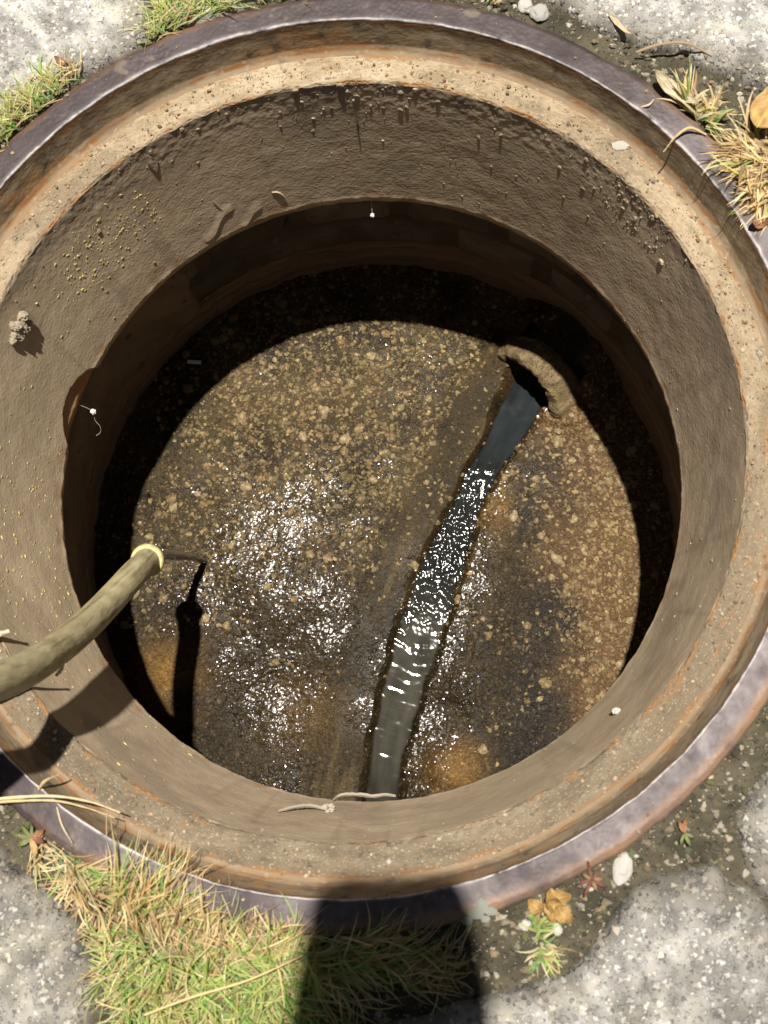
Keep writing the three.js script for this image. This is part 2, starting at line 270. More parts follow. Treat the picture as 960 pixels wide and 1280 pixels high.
const neckPoint = (th, v, off = 0) => { const r = neckR(v, th) - off; return [r * Math.cos(th), mix(Y_SEAT - 0.0032, Y_NECK, v), r * Math.sin(th)]; };
function instances(parent, name, geo, mat, list, extra) {
  const m = new THREE.InstancedMesh(geo, mat, list.length); m.name = name; m.castShadow = m.receiveShadow = true;
  const M = new THREE.Matrix4(), q = new THREE.Quaternion(), e = new THREE.Euler(), S = new THREE.Vector3(), P = new THREE.Vector3();
  list.forEach((a, i) => { e.set(a.rx || 0, a.ry || 0, a.rz || 0); q.setFromEuler(e); if (a.q) q.copy(a.q).multiply(new THREE.Quaternion().setFromEuler(e)); M.compose(P.set(...a.p), q, S.set(...a.s)); m.setMatrixAt(i, M); if (a.c) m.setColorAt(i, col(...a.c)); });
  Object.assign(m.userData, extra || {}); parent.add(m); return m;
}
{ // crumbs of dirt stuck to the neck, and yellow specks on its left side
  const r = rng(21), L = [], Y = [];
  const push = (th, v, s) => notch(th, v) > 0.01 || (v > 0.78 && Math.abs(angDiff(th, NOTCH)) < 0.16) ? 0 : L.push({ p: neckPoint(th, v, s * 0.05), s: [s * (0.8 + r() * 0.8), s * (0.30 + r() * 0.35), s * (0.7 + r() * 0.7)], q: new THREE.Quaternion().setFromUnitVectors(new THREE.Vector3(0, 1, 0), new THREE.Vector3(-Math.cos(th), 0.15, -Math.sin(th)).normalize()), ry: r() * 6, rx: (r() - 0.5) * 0.7, c: hsv(r, r() < 0.18 ? [0.50, 0.42, 0.28] : [0.33, 0.265, 0.18], 0.3, 0.05) });
  for (let i = 0; i < 520; i++) push(r() * TAU, Math.pow(r(), 1.2), 0.0004 + 0.0010 * Math.pow(r(), 5));
  for (let i = 0; i < 150; i++) { const th = (-92 + (r() + r() + r() - 1.5) * 70) * Math.PI / 180; push(th, Math.pow(r(), 2.6) * 0.6 + 0.005, 0.0005 + 0.0015 * Math.pow(r(), 4)); }
  for (let i = 0; i < 110; i++) { const th = (-38 + (r() + r() - 1) * 13) * Math.PI / 180; push(th, Math.pow(r(), 1.6) * 0.28 + 0.005, 0.0006 + 0.0018 * Math.pow(r(), 3)); }
  for (let i = 0; i < 40; i++) { const th = (-89 + (r() + r() - 1) * 12) * Math.PI / 180; push(th, Math.pow(r(), 1.5) * 0.2 + 0.005, 0.0006 + 0.0022 * Math.pow(r(), 3)); }
  for (let i = 0; i < 130; i++) { const th = (r() < 0.5 ? 150 : -60) * Math.PI / 180 + (r() - 0.5) * 2.4; push(th, 0.93 + r() * 0.06, 0.0007 + 0.001 * r() * r()); }
  instances(frame, 'sand_grain', lump(rng(6), 1, 1, 1, 0.5, 1), std({ roughness: 0.95 }), gritList, { kind: 'stuff', label: 'sand grains and grit lying on the seat and rim' });
  instances(frame, 'dirt_crumb', lump(rng(3), 1, 1, 1, 0.5, 1), std({ roughness: 0.95 }), L, { kind: 'stuff', label: 'crumbs of dirt stuck to the muddy neck' });
  for (let i = 0; i < 430; i++) {
    const a = r(); const th = (a < 0.45 ? -138 + (r() + r() - 1) * 13 : a < 0.8 ? 172 + (r() + r() - 1) * 24 : 150 + (r() + r() - 1) * 40) * Math.PI / 180, v = a < 0.45 ? 0.12 + (r() + r()) * 0.27 : 0.1 + r() * 0.8, s = 0.0006 + 0.0015 * Math.pow(r(), 2.5);
    const n = new THREE.Vector3(-Math.cos(th), 0.15, -Math.sin(th)).normalize();
    Y.push({ p: neckPoint(th, v, 0.0002), s: [s * (0.6 + 0.7 * r()), s * 0.16, s * (0.5 + 0.5 * r())], q: new THREE.Quaternion().setFromUnitVectors(new THREE.Vector3(0, 1, 0), n), ry: r() * 6, c: hsv(r, [0.78, 0.64, 0.28], 0.3, 0.06) });
  }
  instances(frame, 'yellow_speck', lump(rng(8), 1, 1, 1, 0.7, 1, 1.7), std({ roughness: 0.8 }), Y, { kind: 'stuff', label: 'yellow specks scattered over the left of the neck' });
}

// ---------------------------------------------------------------- the brick shaft below the frame
const shaft = structure('shaft_wall', 'dark dirty brick wall of the shaft below the manhole frame');
{
  const brickMap = pebbleMaps(512, 500, 1, 7, [[0.10, 0.07, 0.05], [0.05, 0.036, 0.027], [0.12, 0.095, 0.07]], (f) => mix3([0.075, 0.054, 0.040], [0.12, 0.092, 0.070], clamp(0.5 + f * 1.6)), 61);
  const mats = [1.2, 0.8, 1.6].map((k) => std({ map: brickMap.map, color: col(k * 0.95, k, k * 1.02), bumpMap: brickMap.bump, bumpScale: 0.003, roughness: 0.8 }));
  part(shaft, 'mortar', revolve([[R_SHAFT + 0.005, -0.195], [R_SHAFT + 0.005, -0.55]], 360, 40, (th, v) => [0.002 * fbm(Math.cos(th) * 30, Math.sin(th) * 30, v * 24, 3), 0]), std({ map: brickMap.map, color: col(0.9, 0.88, 0.8), bumpMap: brickMap.bump, bumpScale: 0.003, roughness: 0.95 }));
  const r = rng(9), n = 19, courses = [[-0.2735, 0.060], [-0.3390, 0.060], [-0.4045, 0.060]];
  courses.forEach(([y0, h], ci) => {
    for (let i = 0; i < n; i++) {
      const a0 = (i + (ci % 2) * 0.5) / n * TAU + 0.011 + r() * 0.006, a1 = a0 + TAU / n - 0.026, dr = (r() - 0.5) * 0.005, o = r() * 50, ed = 0.006;
      const g = grid(8, 7, (u, v) => {
        const eu = Math.min(u, 1 - u), ev = Math.min(v, 1 - v), b = (eu === 0 || ev === 0) ? 0.011 : (eu < 0.13 || ev < 0.15) ? 0.0012 : 0;
        const th = mix(a0, a1, u) , y = y0 + h * v; const rr = R_SHAFT - 0.001 + dr + b + 0.0022 * fbm(u * 3 + o, v * 2, ci, 3) + 0.002 * (b === 0.011 ? 0 : 0);
        return [rr * Math.cos(th), y + 0.0015 * fbm(u * 2 + o, 1, v, 2), rr * Math.sin(th)];
      }, (u, v) => [u * 0.2 + o, v * 0.12]);
      part(shaft, 'brick', g, mats[Math.floor(r() * 3)]);
    }
  });
  // rough mortar haunching at the foot, and a smear of render on the left
  part(shaft, 'mortar_haunch', revolve([[R_SHAFT + 0.006, -0.398], [R_SHAFT - 0.0005, -0.409], [R_SHAFT - 0.003, -0.445], [R_SHAFT - 0.006, -0.50]], 720, 26, (th, v) => { const c = Math.cos(th), s = Math.sin(th); return [0.006 * fbm(c * 14, s * 14, v * 2, 5) * sstep(0, 0.2, v), 0.018 * fbm(c * 6, s * 6, 2, 4) * (1 - v)]; }), std({ map: brickMap.map, color: col(1.8, 1.6, 1.3), bumpMap: brickMap.bump, bumpScale: 0.004, roughness: 0.9 }));
  part(shaft, 'mortar_render', grid(220, 60, (u, v) => {
    const th = mix(140, 235, u) * Math.PI / 180, y = mix(-0.200, -0.425, v); const e = Math.min(u, 1 - u) * 95 / 6, ev = (1 - v) * 5, k = sstep(0.1, 0.5, Math.min(e, ev) + 0.8 * fbm(u * 14, v * 5, 3, 4));
    const rr = R_SHAFT - 0.0035 + 0.012 * (1 - k) + 0.004 * fbm(u * 22, v * 3, 8, 4); return [rr * Math.cos(th), y, rr * Math.sin(th)];
  }, (u, v) => [u * 1.1, v * 0.45]), std({ map: brickMap.map, color: col(1.7, 1.55, 1.35), bumpMap: brickMap.bump, bumpScale: 0.003, roughness: 0.75 }));
}

// ---------------------------------------------------------------- chamber floor: exposed aggregate benching with a channel
const CH = [[0.262, -0.268], [0.222, -0.228], [0.184, -0.188], [0.159, -0.142], [0.124, -0.083], [0.084, 0.005], [0.055, 0.081], [0.032, 0.155], [0.013, 0.219], [0.001, 0.291], [-0.006, 0.36]];
const CHW = [0.028, 0.028, 0.024, 0.0125, 0.0125, 0.020, 0.0225, 0.0205, 0.018, 0.016, 0.016];
const chCurve = new THREE.CatmullRomCurve3(CH.map(([x, z]) => new THREE.Vector3(x, 0, z)));
const NCH = 160, chPts = chCurve.getSpacedPoints(NCH), chT = [];
const chWidth = (t) => { const f = clamp(t) * (CHW.length - 1), i = Math.min(CHW.length - 2, Math.floor(f)); return mix(CHW[i], CHW[i + 1], f - i); };
function channel(x, z) { // signed distance to the channel line (+ = right of flow) and place along it
  let bd = 9, bt = 0, bs = 1;
  for (let i = 0; i < NCH; i++) {
    const a = chPts[i], b = chPts[i + 1], dx = b.x - a.x, dz = b.z - a.z, l = dx * dx + dz * dz, k = clamp(((x - a.x) * dx + (z - a.z) * dz) / l), px = a.x + dx * k - x, pz = a.z + dz * k - z, d = px * px + pz * pz;
    if (d < bd) { bd = d; bt = (i + k) / NCH; bs = (dx * (z - a.z) - dz * (x - a.x)) > 0 ? -1 : 1; }
  }
  return [Math.sqrt(bd), bt, bs];
}
const NF = 640, FW = 0.37; // cached coarse field
const chGrid = (() => { const n = 240, A = new Float32Array((n + 1) * (n + 1) * 3); for (let j = 0; j <= n; j++) for (let i = 0; i <= n; i++) { const c = channel(-FW + 2 * FW * i / n, -FW + 2 * FW * j / n), k = (j * (n + 1) + i) * 3; A[k] = c[0] * c[2]; A[k + 1] = c[1]; A[k + 2] = c[0]; }
  return (x, z) => { const fx = clamp((x + FW) / (2 * FW) * n, 0, n - 0.001), fz = clamp((z + FW) / (2 * FW) * n, 0, n - 0.001), i = fx | 0, j = fz | 0, u = fx - i, v = fz - j, q = (o) => { const k = (j * (n + 1) + i) * 3 + o; return mix(mix(A[k], A[k + 3], u), mix(A[k + (n + 1) * 3], A[k + (n + 1) * 3 + 3], u), v); }; return [q(0), q(1), q(2)]; }; })();
const BLOBS = [ // x, z, radius, height: humps and pits in the benching
  [-0.245, 0.150, 0.035, 0.010], [0.086, 0.268, 0.024, 0.008], [0.137, -0.031, 0.016, 0.004], [-0.044, -0.063, 0.022, -0.006], [-0.10, 0.05, 0.05, 0.004], [0.10, 0.17, 0.02, 0.004], [-0.14, 0.19, 0.04, -0.004], [0.215, 0.03, 0.05, 0.004], [0.226, -0.146, 0.016, 0.012], [0.136, -0.228, 0.014, 0.007]];
function floorH(x, z, fine = true) {
  const [sd, t, d] = chGrid(x, z), w = chWidth(t);
  const pl = (x - 0.181) * 0.714 + (z + 0.187) * 0.70, pb = (x - 0.181) * 0.70 - (z + 0.187) * 0.714; let y = Y_FLOOR - 0.042 * z + 0.03 * Math.max(0, d - w);
  for (const [bx, bz, br, bh] of BLOBS) { const q = (x - bx) ** 2 + (z - bz) ** 2; if (q < br * br * 9) y += bh * Math.exp(-q / (2 * br * br)); }
  y += 0.006 * fbm(x * 9, z * 9, 4, 3);
  const wob = w * (1 + 0.55 * fbm(t * 16, sd > 0 ? 5 : 1, 2, 4)) + 0.0025 * fbm(x * 45, z * 45, 9, 2);
  const bowl = clamp(d / (wob + 0.010)); if (bowl < 1 && !(pb > 0.05)) y -= (0.024 + 0.016 * sstep(0.38, 0.24, t)) * (1 - bowl * bowl) * (0.55 + 0.45 * sstep(1, 0.6, bowl));
  if (pb > -0.004 && Math.abs(pl) < 0.085 && (pb > 0.05 || Math.abs(pl) > 0.045)) y = Math.max(y, -0.474 + 0.052 * Math.sqrt(Math.max(0, 1 - (pl / 0.085) ** 2)) * sstep(-0.004, 0.05, pb) + 0.004 * fbm(x * 40, z * 40, 2, 3)); const edge = gauss(d - w, 0.012); if (fine) y += edge * 0.0022 * fbm(x * 95, z * 95, 3, 3); if (fine) y += 0.0018 * fbm(x * 55, z * 55, 1, 4) + 0.0004 * noise(x * 300, z * 300, 6);
  return y;
}
const wetness = (x, z) => { const [sd, , d] = chGrid(x, z); const n = fbm(x * 11 + 3, z * 11, 2, 4);
  let w = 0.66 * gauss(Math.hypot(x + 0.065, (z - 0.035) * 0.8), 0.125) + 0.48 * gauss(Math.hypot(x + 0.05, z - 0.19), 0.10) + 0.65 * gauss(d, 0.035) + 0.45 * gauss(Math.hypot(x + 0.19, z - 0.02), 0.05) + 0.12 * gauss(Math.hypot(x - 0.13, z - 0.21), 0.06) + 0.35 * gauss(Math.hypot(x - 0.215, z + 0.15), 0.04) + 0.3 * gauss(Math.hypot(x - 0.09, z + 0.22), 0.04);
  w -= 0.5 * sstep(0.18, 0.27, x - 0.1 * z); if (sd < 0) w -= 0.55 * sstep(0.012, 0.024, d) * sstep(0.10, 0.07, d); return clamp(w + n * 1.1); };
const floorBase = (x, z) => {
  const [sd, t, d] = chGrid(x, z), n = fbm(x * 14, z * 14, 9, 5), m = fbm(x * 45, z * 45, 2, 4), right = sstep(0.012, 0.05, -sd), q = fbm(x * 26 + 7, z * 26, 4, 4);
  let k = mix3([0.017, 0.0115, 0.0050], [0.056, 0.038, 0.0155], clamp(0.5 + n * 1.6 + m * 0.5));
  k = mix3(k, [0.010, 0.0078, 0.0042], clamp(sstep(-0.06, 0.26, z + n * 0.25 + 0.15 * (x < 0 ? 0.4 : 0)) * 0.75));                 // darker slime downstream
  k = mix3(k, [0.088, 0.050, 0.021], clamp(sstep(0.17, 0.25, x - 0.18 * z + n * 0.12 + 0.03) * 0.9));                             // drier brown on the right
  k = mix3(k, [0.011, 0.0095, 0.0085], clamp(gauss(x - 0.185 + 0.12 * (z - 0.15) + n * 0.05, 0.026) * sstep(-0.02, 0.10, z) * 0.85)); // black stain strip
  k = mix3(k, [0.014, 0.012, 0.011], clamp(gauss(Math.hypot(x - 0.20, z + 0.06) + n * 0.05, 0.035) * 0.7));
  k = mix3(k, [0.028, 0.0205, 0.0092], clamp(sstep(0.075, 0.05, d + q * 0.02) * right * 0.85));                                  // smooth mud right of the channel
  k = mix3(k, [0.024, 0.017, 0.008], clamp(sstep(0.060, 0.035, d + q * 0.03) * 0.6 * sstep(0.45, 0.7, t)));
  k = mix3(k, [0.030, 0.024, 0.014], sstep(chWidth(t) * 1.05, chWidth(t) * 0.7, d) * 0.8);
  { const st = fbm(sd * 70, t * 5, 4, 4), zone = sstep(0.13, 0.05, d) * sstep(0.35, 0.6, t); k = mix3(k, [0.013, 0.0105, 0.006], clamp(sstep(0.0, 0.3, st) * zone * 0.8)); k = mix3(k, [0.085, 0.058, 0.024], clamp(sstep(0.12, 0.35, -st) * zone * 0.5)); }
  for (const [bx, bz, br, s] of [[-0.245, 0.162, 0.026, 0.85], [0.086, 0.268, 0.022, 0.8], [0.137, -0.031, 0.012, 0.7], [-0.09, 0.2, 0.03, 0.3]]) k = mix3(k, [0.15, 0.080, 0.020], s * gauss(Math.hypot(x - bx, z - bz) + q * 0.02, br));
  k = mix3(k, [0.016, 0.014, 0.007], 0.8 * gauss(Math.hypot(x + 0.044, z + 0.063) + q * 0.03, 0.024));
  k = mix3(k, [0.010, 0.012, 0.011], 0.85 * gauss(Math.hypot((x + 0.222) * 1.0, (z - 0.187) * 1.6), 0.016));
  return k;
};
const pale = (x, z) => { const n = fbm(x * 16 + 1, z * 16, 5, 3); return clamp(-0.35 * sstep(0.0, 0.22, z) * sstep(0.16, 0.05, x) + 0.75 * gauss(Math.hypot(x + 0.1, z + 0.16), 0.11) + 0.9 * sstep(0.17, 0.25, x - 0.15 * z) + 0.5 * gauss(Math.hypot(x, z + 0.13), 0.09) + 0.42 * gauss(Math.hypot(x + 0.2, z - 0.03), 0.05) + 0.15 + n * 0.9); };
const floorRoot = structure('chamber_floor', 'wet exposed aggregate floor of the chamber with a channel worn through it');
{
  const N = 2048, r = rng(33), C = new Float32Array(N * N * 3), H = new Float32Array(N * N), n4 = N / 4, coarse = new Float32Array(n4 * n4 * 3);
  for (let j = 0; j < n4; j++) for (let i = 0; i < n4; i++) { const c = floorBase(-FW + 2 * FW * (i + 0.5) / n4, -FW + 2 * FW * (j + 0.5) / n4); coarse.set(c, (j * n4 + i) * 3); }
  for (let j = 0; j < N; j++) for (let i = 0; i < N; i++) { const k = j * N + i, c = (Math.min(n4 - 1, j >> 2) * n4 + Math.min(n4 - 1, i >> 2)) * 3, g = noise(i * 0.31, j * 0.31, 3), f = noise(i * 0.11, j * 0.11, 8); const s = 1 + g * 0.7 + f * 0.5; for (let q = 0; q < 3; q++) C[k * 3 + q] = coarse[c + q] * s; H[k] = 0.32 + g * 0.16 + f * 0.14; }
  const PX = N / (2 * FW);
  for (let m = 0; m < 52000; m++) {
    const x = (r() * 2 - 1) * FW, z = (r() * 2 - 1) * FW; if (x * x + z * z > 0.135) continue; const [sd, t, d] = chGrid(x, z); if (d < chWidth(t) * 0.9 && r() < 0.93) continue;
    const muddy = sd < 0 && d < 0.07 ? 0.75 : 0; if (r() < muddy) continue;
    const p = pale(x, z), t3 = r(), R = (0.0005 + 0.0030 * t3 * t3 * t3) * PX, base = floorBase(x, z), tone = [0.28, 0.205, 0.100], k0 = r() < p ? 0.25 + 0.7 * r() * r() : r() * 0.16 - 0.06, c = hsv(r, mix3(base, tone, Math.max(0, k0)), 0.35, 0.06);
    const cx = (x + FW) * PX, cy = (z + FW) * PX, e = 0.55 + 0.45 * r(), an = r() * 3.14, ca = Math.cos(an), sa = Math.sin(an), ph = r() * 6, W = Math.ceil(R * 1.25), hh = 0.2 + 0.35 * r();
    for (let y = -W; y <= W; y++) for (let q = -W; q <= W; q++) {
      const u = (q * ca + y * sa) / R, v = (-q * sa + y * ca) / (R * e), th = Math.atan2(v, u), dd = Math.hypot(u, v) / (1 + 0.18 * Math.sin(3 * th + ph)); if (dd > 1.05) continue;
      const ix = (cx + q) | 0, iy = (cy + y) | 0; if (ix < 0 || iy < 0 || ix >= N || iy >= N) continue; const k = iy * N + ix, w = clamp((1.05 - dd) / 0.3);
      for (let b = 0; b < 3; b++) C[k * 3 + b] = mix(C[k * 3 + b], c[b], w); H[k] = Math.max(H[k], mix(H[k], 0.4 + hh * Math.sqrt(Math.max(0, 1 - dd * dd)), w));
    }
  }
  const dc = new Uint8Array(N * N * 4), dh = new Uint8Array(N * N * 4);
  for (let k = 0; k < N * N; k++) { for (let q = 0; q < 3; q++) dc[k * 4 + q] = ENC[Math.round(clamp(C[k * 3 + q]) * 4096)]; dc[k * 4 + 3] = 255; dh[k * 4] = dh[k * 4 + 1] = dh[k * 4 + 2] = Math.round(clamp(H[k]) * 255); dh[k * 4 + 3] = 255; }
  const map = tex(N, N, dc, true), bump = tex(N, N, dh, false);
  const rough = greyTex(512, 512, (u, v) => { const x = -FW + 2 * FW * u, z = -FW + 2 * FW * v; return mix(0.60, 0.23, wetness(x, z)) + 0.05 * noise(u * 160, v * 160, 2); });
  const NG = 600, g = grid(NG, NG, (u, v) => { // square grid mapped onto the disc
    const a = u * 2 - 1, b = v * 2 - 1, x = 0.352 * a * Math.sqrt(1 - b * b / 2), z = 0.352 * b * Math.sqrt(1 - a * a / 2); return [x, floorH(x, z), z];
  }, (u, v, p) => [(p[0] + FW) / (2 * FW), (p[2] + FW) / (2 * FW)]);
  part(floorRoot, 'benching', g, phys({ map, bumpMap: bump, bumpScale: 0.0013, roughnessMap: rough, roughness: 1, specularIntensity: 0.2 }));

  // pebbles standing proud of the cement: 300 of the largest by themselves, the many small ones together
  const shapes = [...Array(7)].map((_, i) => lump(rng(100 + i), 1, 0.55, 0.75 + 0.05 * i, 0.45, 2, 1.3));
  const small = [...Array(1)].map((_, i) => lump(rng(200 + i), 1, 0.6, 0.8, 0.55, 1, 1.5));
  const tones = [[0.25, 0.182, 0.088], [0.18, 0.126, 0.058], [0.30, 0.228, 0.120], [0.13, 0.088, 0.038], [0.20, 0.132, 0.056]];
  const pm = tones.map((c) => std({ color: col(...c), bumpMap: bump, bumpScale: 0.0005, roughness: 0.42 }));
  let made = 0;
  for (let m = 0; m < 4000 && made < 290; m++) {
    const x = (r() * 2 - 1) * 0.33, z = (r() * 2 - 1) * 0.33; if (x * x + z * z > 0.33 * 0.33) continue; const [sd, t, d] = chGrid(x, z); if (d < chWidth(t) * 1.15) continue; if (sd < 0 && d < 0.075 && r() < 0.8) continue;
    if (r() > pale(x, z) * 0.9) continue;
    const s = 0.0030 + 0.0034 * Math.pow(r(), 2.0), o = part(floorRoot, made ? 'pebble_' + String(made).padStart(3, '0') : 'pebble', shapes[Math.floor(r() * 7)], pm[Math.floor(r() * 5)]);
    o.position.set(x, floorH(x, z) + s * 0.12, z); o.rotation.set((r() - 0.5) * 0.5, r() * TAU, (r() - 0.5) * 0.5); o.scale.set(s * (0.8 + 0.5 * r()), s * (0.35 + 0.25 * r()), s); made++;
  }
  const wet = [], dry = [];
  for (let m = 0; m < 30000; m++) {
    const x = (r() * 2 - 1) * 0.345, z = (r() * 2 - 1) * 0.345; if (x * x + z * z > 0.345 * 0.345) continue; const [sd, t, d] = chGrid(x, z); if (d < chWidth(t) * 1.02) continue; if (sd < 0 && d < 0.07 && r() < 0.75) continue;
    const p = pale(x, z); const s = 0.0007 + 0.0024 * Math.pow(r(), 2.4), b = floorBase(x, z), k = r() < p * 0.8 ? 0.2 + 0.75 * r() * r() : r() * 0.10, w = wetness(x, z);
    (w > 0.35 + 0.25 * r() ? wet : dry).push({ p: [x, floorH(x, z) + s * 0.15, z], s: [s * (0.8 + 0.7 * r()), s * (0.35 + 0.3 * r()), s * (0.8 + 0.4 * r())], ry: r() * TAU, rx: (r() - 0.5) * 0.6, rz: (r() - 0.5) * 0.6, c: hsv(r, mix3(b, [0.28, 0.203, 0.098], k), 0.3, 0.05) });
  }
  instances(floorRoot, 'wet_aggregate', small[0], phys({ roughness: 0.17, specularIntensity: 0.6, specularColor: col(0.95, 0.82, 1.0) }), wet, { kind: 'stuff', label: 'fine wet glinting aggregate bedded in the floor' });
  instances(floorRoot, 'dry_aggregate', small[0], phys({ roughness: 0.6, specularIntensity: 0.35 }), dry, { kind: 'stuff', label: 'fine tan aggregate bedded in the floor' });
}
{ // water running down the channel
  const NU = 420, NV = 64, cols = [], r = rng(5);
  const side = (t) => { const a = chCurve.getTangentAt(clamp(t)); return [-a.z, a.x]; };
  const g = grid(NU, NV, (u, v) => {
    const t = u, c = chCurve.getPointAt(t), s = side(t), e = (v - 0.5) * 2, w = chWidth(t) * 1.15 + 0.011, x = c.x + s[0] * e * w, z = c.z + s[1] * e * w;
    const chop = sstep(0.26, 0.42, t + 0.10 * fbm(x * 50, z * 50, 2, 3)) * sstep(0.70, 0.50, t + 0.12 * fbm(x * 40, z * 40, 5, 3)), rip = sstep(0.58, 0.66, t) * sstep(0.99, 0.85, t);
    let h = -0.0100 - 0.042 * (-0.075 + 0.030 * Math.log(1 + Math.exp((z + 0.075) / 0.030))) - 0.020 * Math.max(0, z - 0.13) - 0.010 * sstep(0.36, 0.22, t);
    h += chop * (0.0036 * fbm(x * 85, z * 85, 3, 2) + 0.0008 * noise(x * 260, z * 260, 4));
    h += rip * (0.0006 * noise((t * 84 + e * e * 1.2), e * 1.1 + 4, 2) + 0.0002 * noise(t * 150, e * 3, 7)) + 0.0003 * fbm(x * 60, z * 60, 1, 2);
    h -= 0.0030 * sstep(0.8, 1, Math.abs(e));
    return [x, Y_FLOOR + h + 0.004, z];
  }, (u, v) => [u, v]);
  const p = g.attributes.position, cc = new Float32Array(p.count * 4);
  for (let k = 0; k < p.count; k++) { const u = g.attributes.uv.getX(k), c0 = mix3(mix3([0.017, 0.021, 0.022], [0.014, 0.015, 0.013], sstep(0.28, 0.38, u)), mix3([0.052, 0.049, 0.038], [0.036, 0.034, 0.026], sstep(0.75, 0.95, u)), sstep(0.52, 0.68, u)), ea = Math.abs(g.attributes.uv.getY(k) - 0.5) * 2, cE = mix3(c0, [0.034, 0.028, 0.017], sstep(0.62, 0.95, ea + 0.3 * fbm(u * 30, ea > 0 ? 2 : 5, 1, 3))); const c = cE; const n = 1 + 0.9 * fbm(u * 14, g.attributes.uv.getY(k) * 4, 2, 4); cc.set([...c.map((a) => a * n), sstep(0.0004, 0.0075, p.getY(k) - floorH(p.getX(k), p.getZ(k), false)) * mix(0.95, 0.80, sstep(0.5, 0.7, u))], k * 4); }
  g.setAttribute('color', new THREE.BufferAttribute(cc, 4));
  structure('water', 'shallow murky water running down the channel, glinting where it breaks', new THREE.Mesh(g, phys({ vertexColors: true, transparent: true, roughness: 1, roughnessMap: greyTex(256, 4, (u) => mix(mix(0.08, 0.12, sstep(0.28, 0.36, u)), 0.06, sstep(0.58, 0.66, u))), ior: 1.33, specularIntensity: 1 })));
}
{ // a thin film of water over the benching; pebbles stand through it, and it sinks below the floor where the floor is dry
  const nF = 620, g = grid(nF, nF, (u, v) => {
    const a = u * 2 - 1, b = v * 2 - 1, x = 0.340 * a * Math.sqrt(1 - b * b / 2), z = 0.340 * b * Math.sqrt(1 - a * a / 2), [, t, d] = chGrid(x, z), w = wetness(x, z);
    const y = floorH(x, z, false) + 0.0014 * fbm(x * 60, z * 60, 1, 3) + 0.0075 * (w - 0.66) * (w > 0.66 ? 0.25 : 1) - 0.03 * sstep(chWidth(t) * 1.25, chWidth(t), d);
    return [x, y + 0.0008 * fbm(x * 250, z * 250, 7, 3) + 0.0002 * noise(x * 420, z * 420, 2), z];
  }, (u, v) => [u, v]);
  structure('water_film', 'thin glinting film of water spreading over the chamber floor', new THREE.Mesh(g, phys({ color: col(0.86, 0.84, 0.78), transmission: 1, thickness: 0, roughness: 0.19, ior: 1.33, specularIntensity: 0.5 })));
}
{ // pipe mouth where the channel begins
  const pipe = thing('inlet_pipe', 'rough concrete pipe mouth opening into the channel at the upper right', 'drain pipe');
  const C = new THREE.Vector3(0.181, -0.474, -0.187), ax = new THREE.Vector3(0.70, 0, -0.714), lat = new THREE.Vector3(0.714, 0, 0.70);
  const m = pebbleMaps(512, 5000, 1, 4.5, [[0.24, 0.18, 0.10], [0.12, 0.09, 0.05], [0.30, 0.235, 0.14]], (f) => mix3([0.11, 0.082, 0.044], [0.19, 0.15, 0.085], clamp(0.5 + f * 1.5)), 71);
  m.map.repeat.set(3, 2); m.bump.repeat.set(3, 2);
  const mat = std({ map: m.map, color: col(0.95, 0.86, 0.70), bumpMap: m.bump, bumpScale: 0.0026, roughness: 0.72 });
  const arch = grid(160, 40, (u, v) => {
    const ph = mix(-0.35, Math.PI + 0.45, u), q = v * TAU, thick = mix(0.0170, 0.0075, Math.pow(u, 0.7)) + 0.0035 * fbm(u * 7, 2, 2, 3), R = 0.0525;
    const sq = (a) => Math.sign(a) * Math.pow(Math.abs(a), 0.6); const rr = R + sq(Math.cos(q)) * thick * 0.85 + 0.009 * fbm(ph * 2.2, Math.cos(q) * 1.1, Math.sin(q) * 1.1, 5), back = 0.014 * Math.sin(clamp(ph, 0, Math.PI)) + 0.006 + sq(Math.sin(q)) * thick * 1.7 + 0.004 * fbm(ph * 6, Math.cos(q), 1, 4);
    return C.clone().addScaledVector(lat, rr * Math.cos(ph)).addScaledVector(ax, back).add(new THREE.Vector3(0, rr * 0.86 * Math.sin(ph), 0)).toArray();
  }, (u, v) => [u, v * 0.4]);
  part(pipe, 'collar', arch, mat);
  const barrel = (R) => grid(64, 20, (u, v) => { const ph = u * TAU, back = 0.006 + v * 0.075 + 0.014 * Math.max(0, Math.sin(ph)); return C.clone().addScaledVector(lat, R * Math.cos(ph)).addScaledVector(ax, back).add(new THREE.Vector3(0, R * (ph < Math.PI ? 0.86 : 1) * Math.sin(ph), 0)).toArray(); }, (u, v) => [u, v]);
  part(pipe, 'barrel', mergeGeometries([barrel(0.050), barrel(0.042)]), std({ map: m.map, color: col(0.25, 0.25, 0.25), roughness: 0.95 }));
}

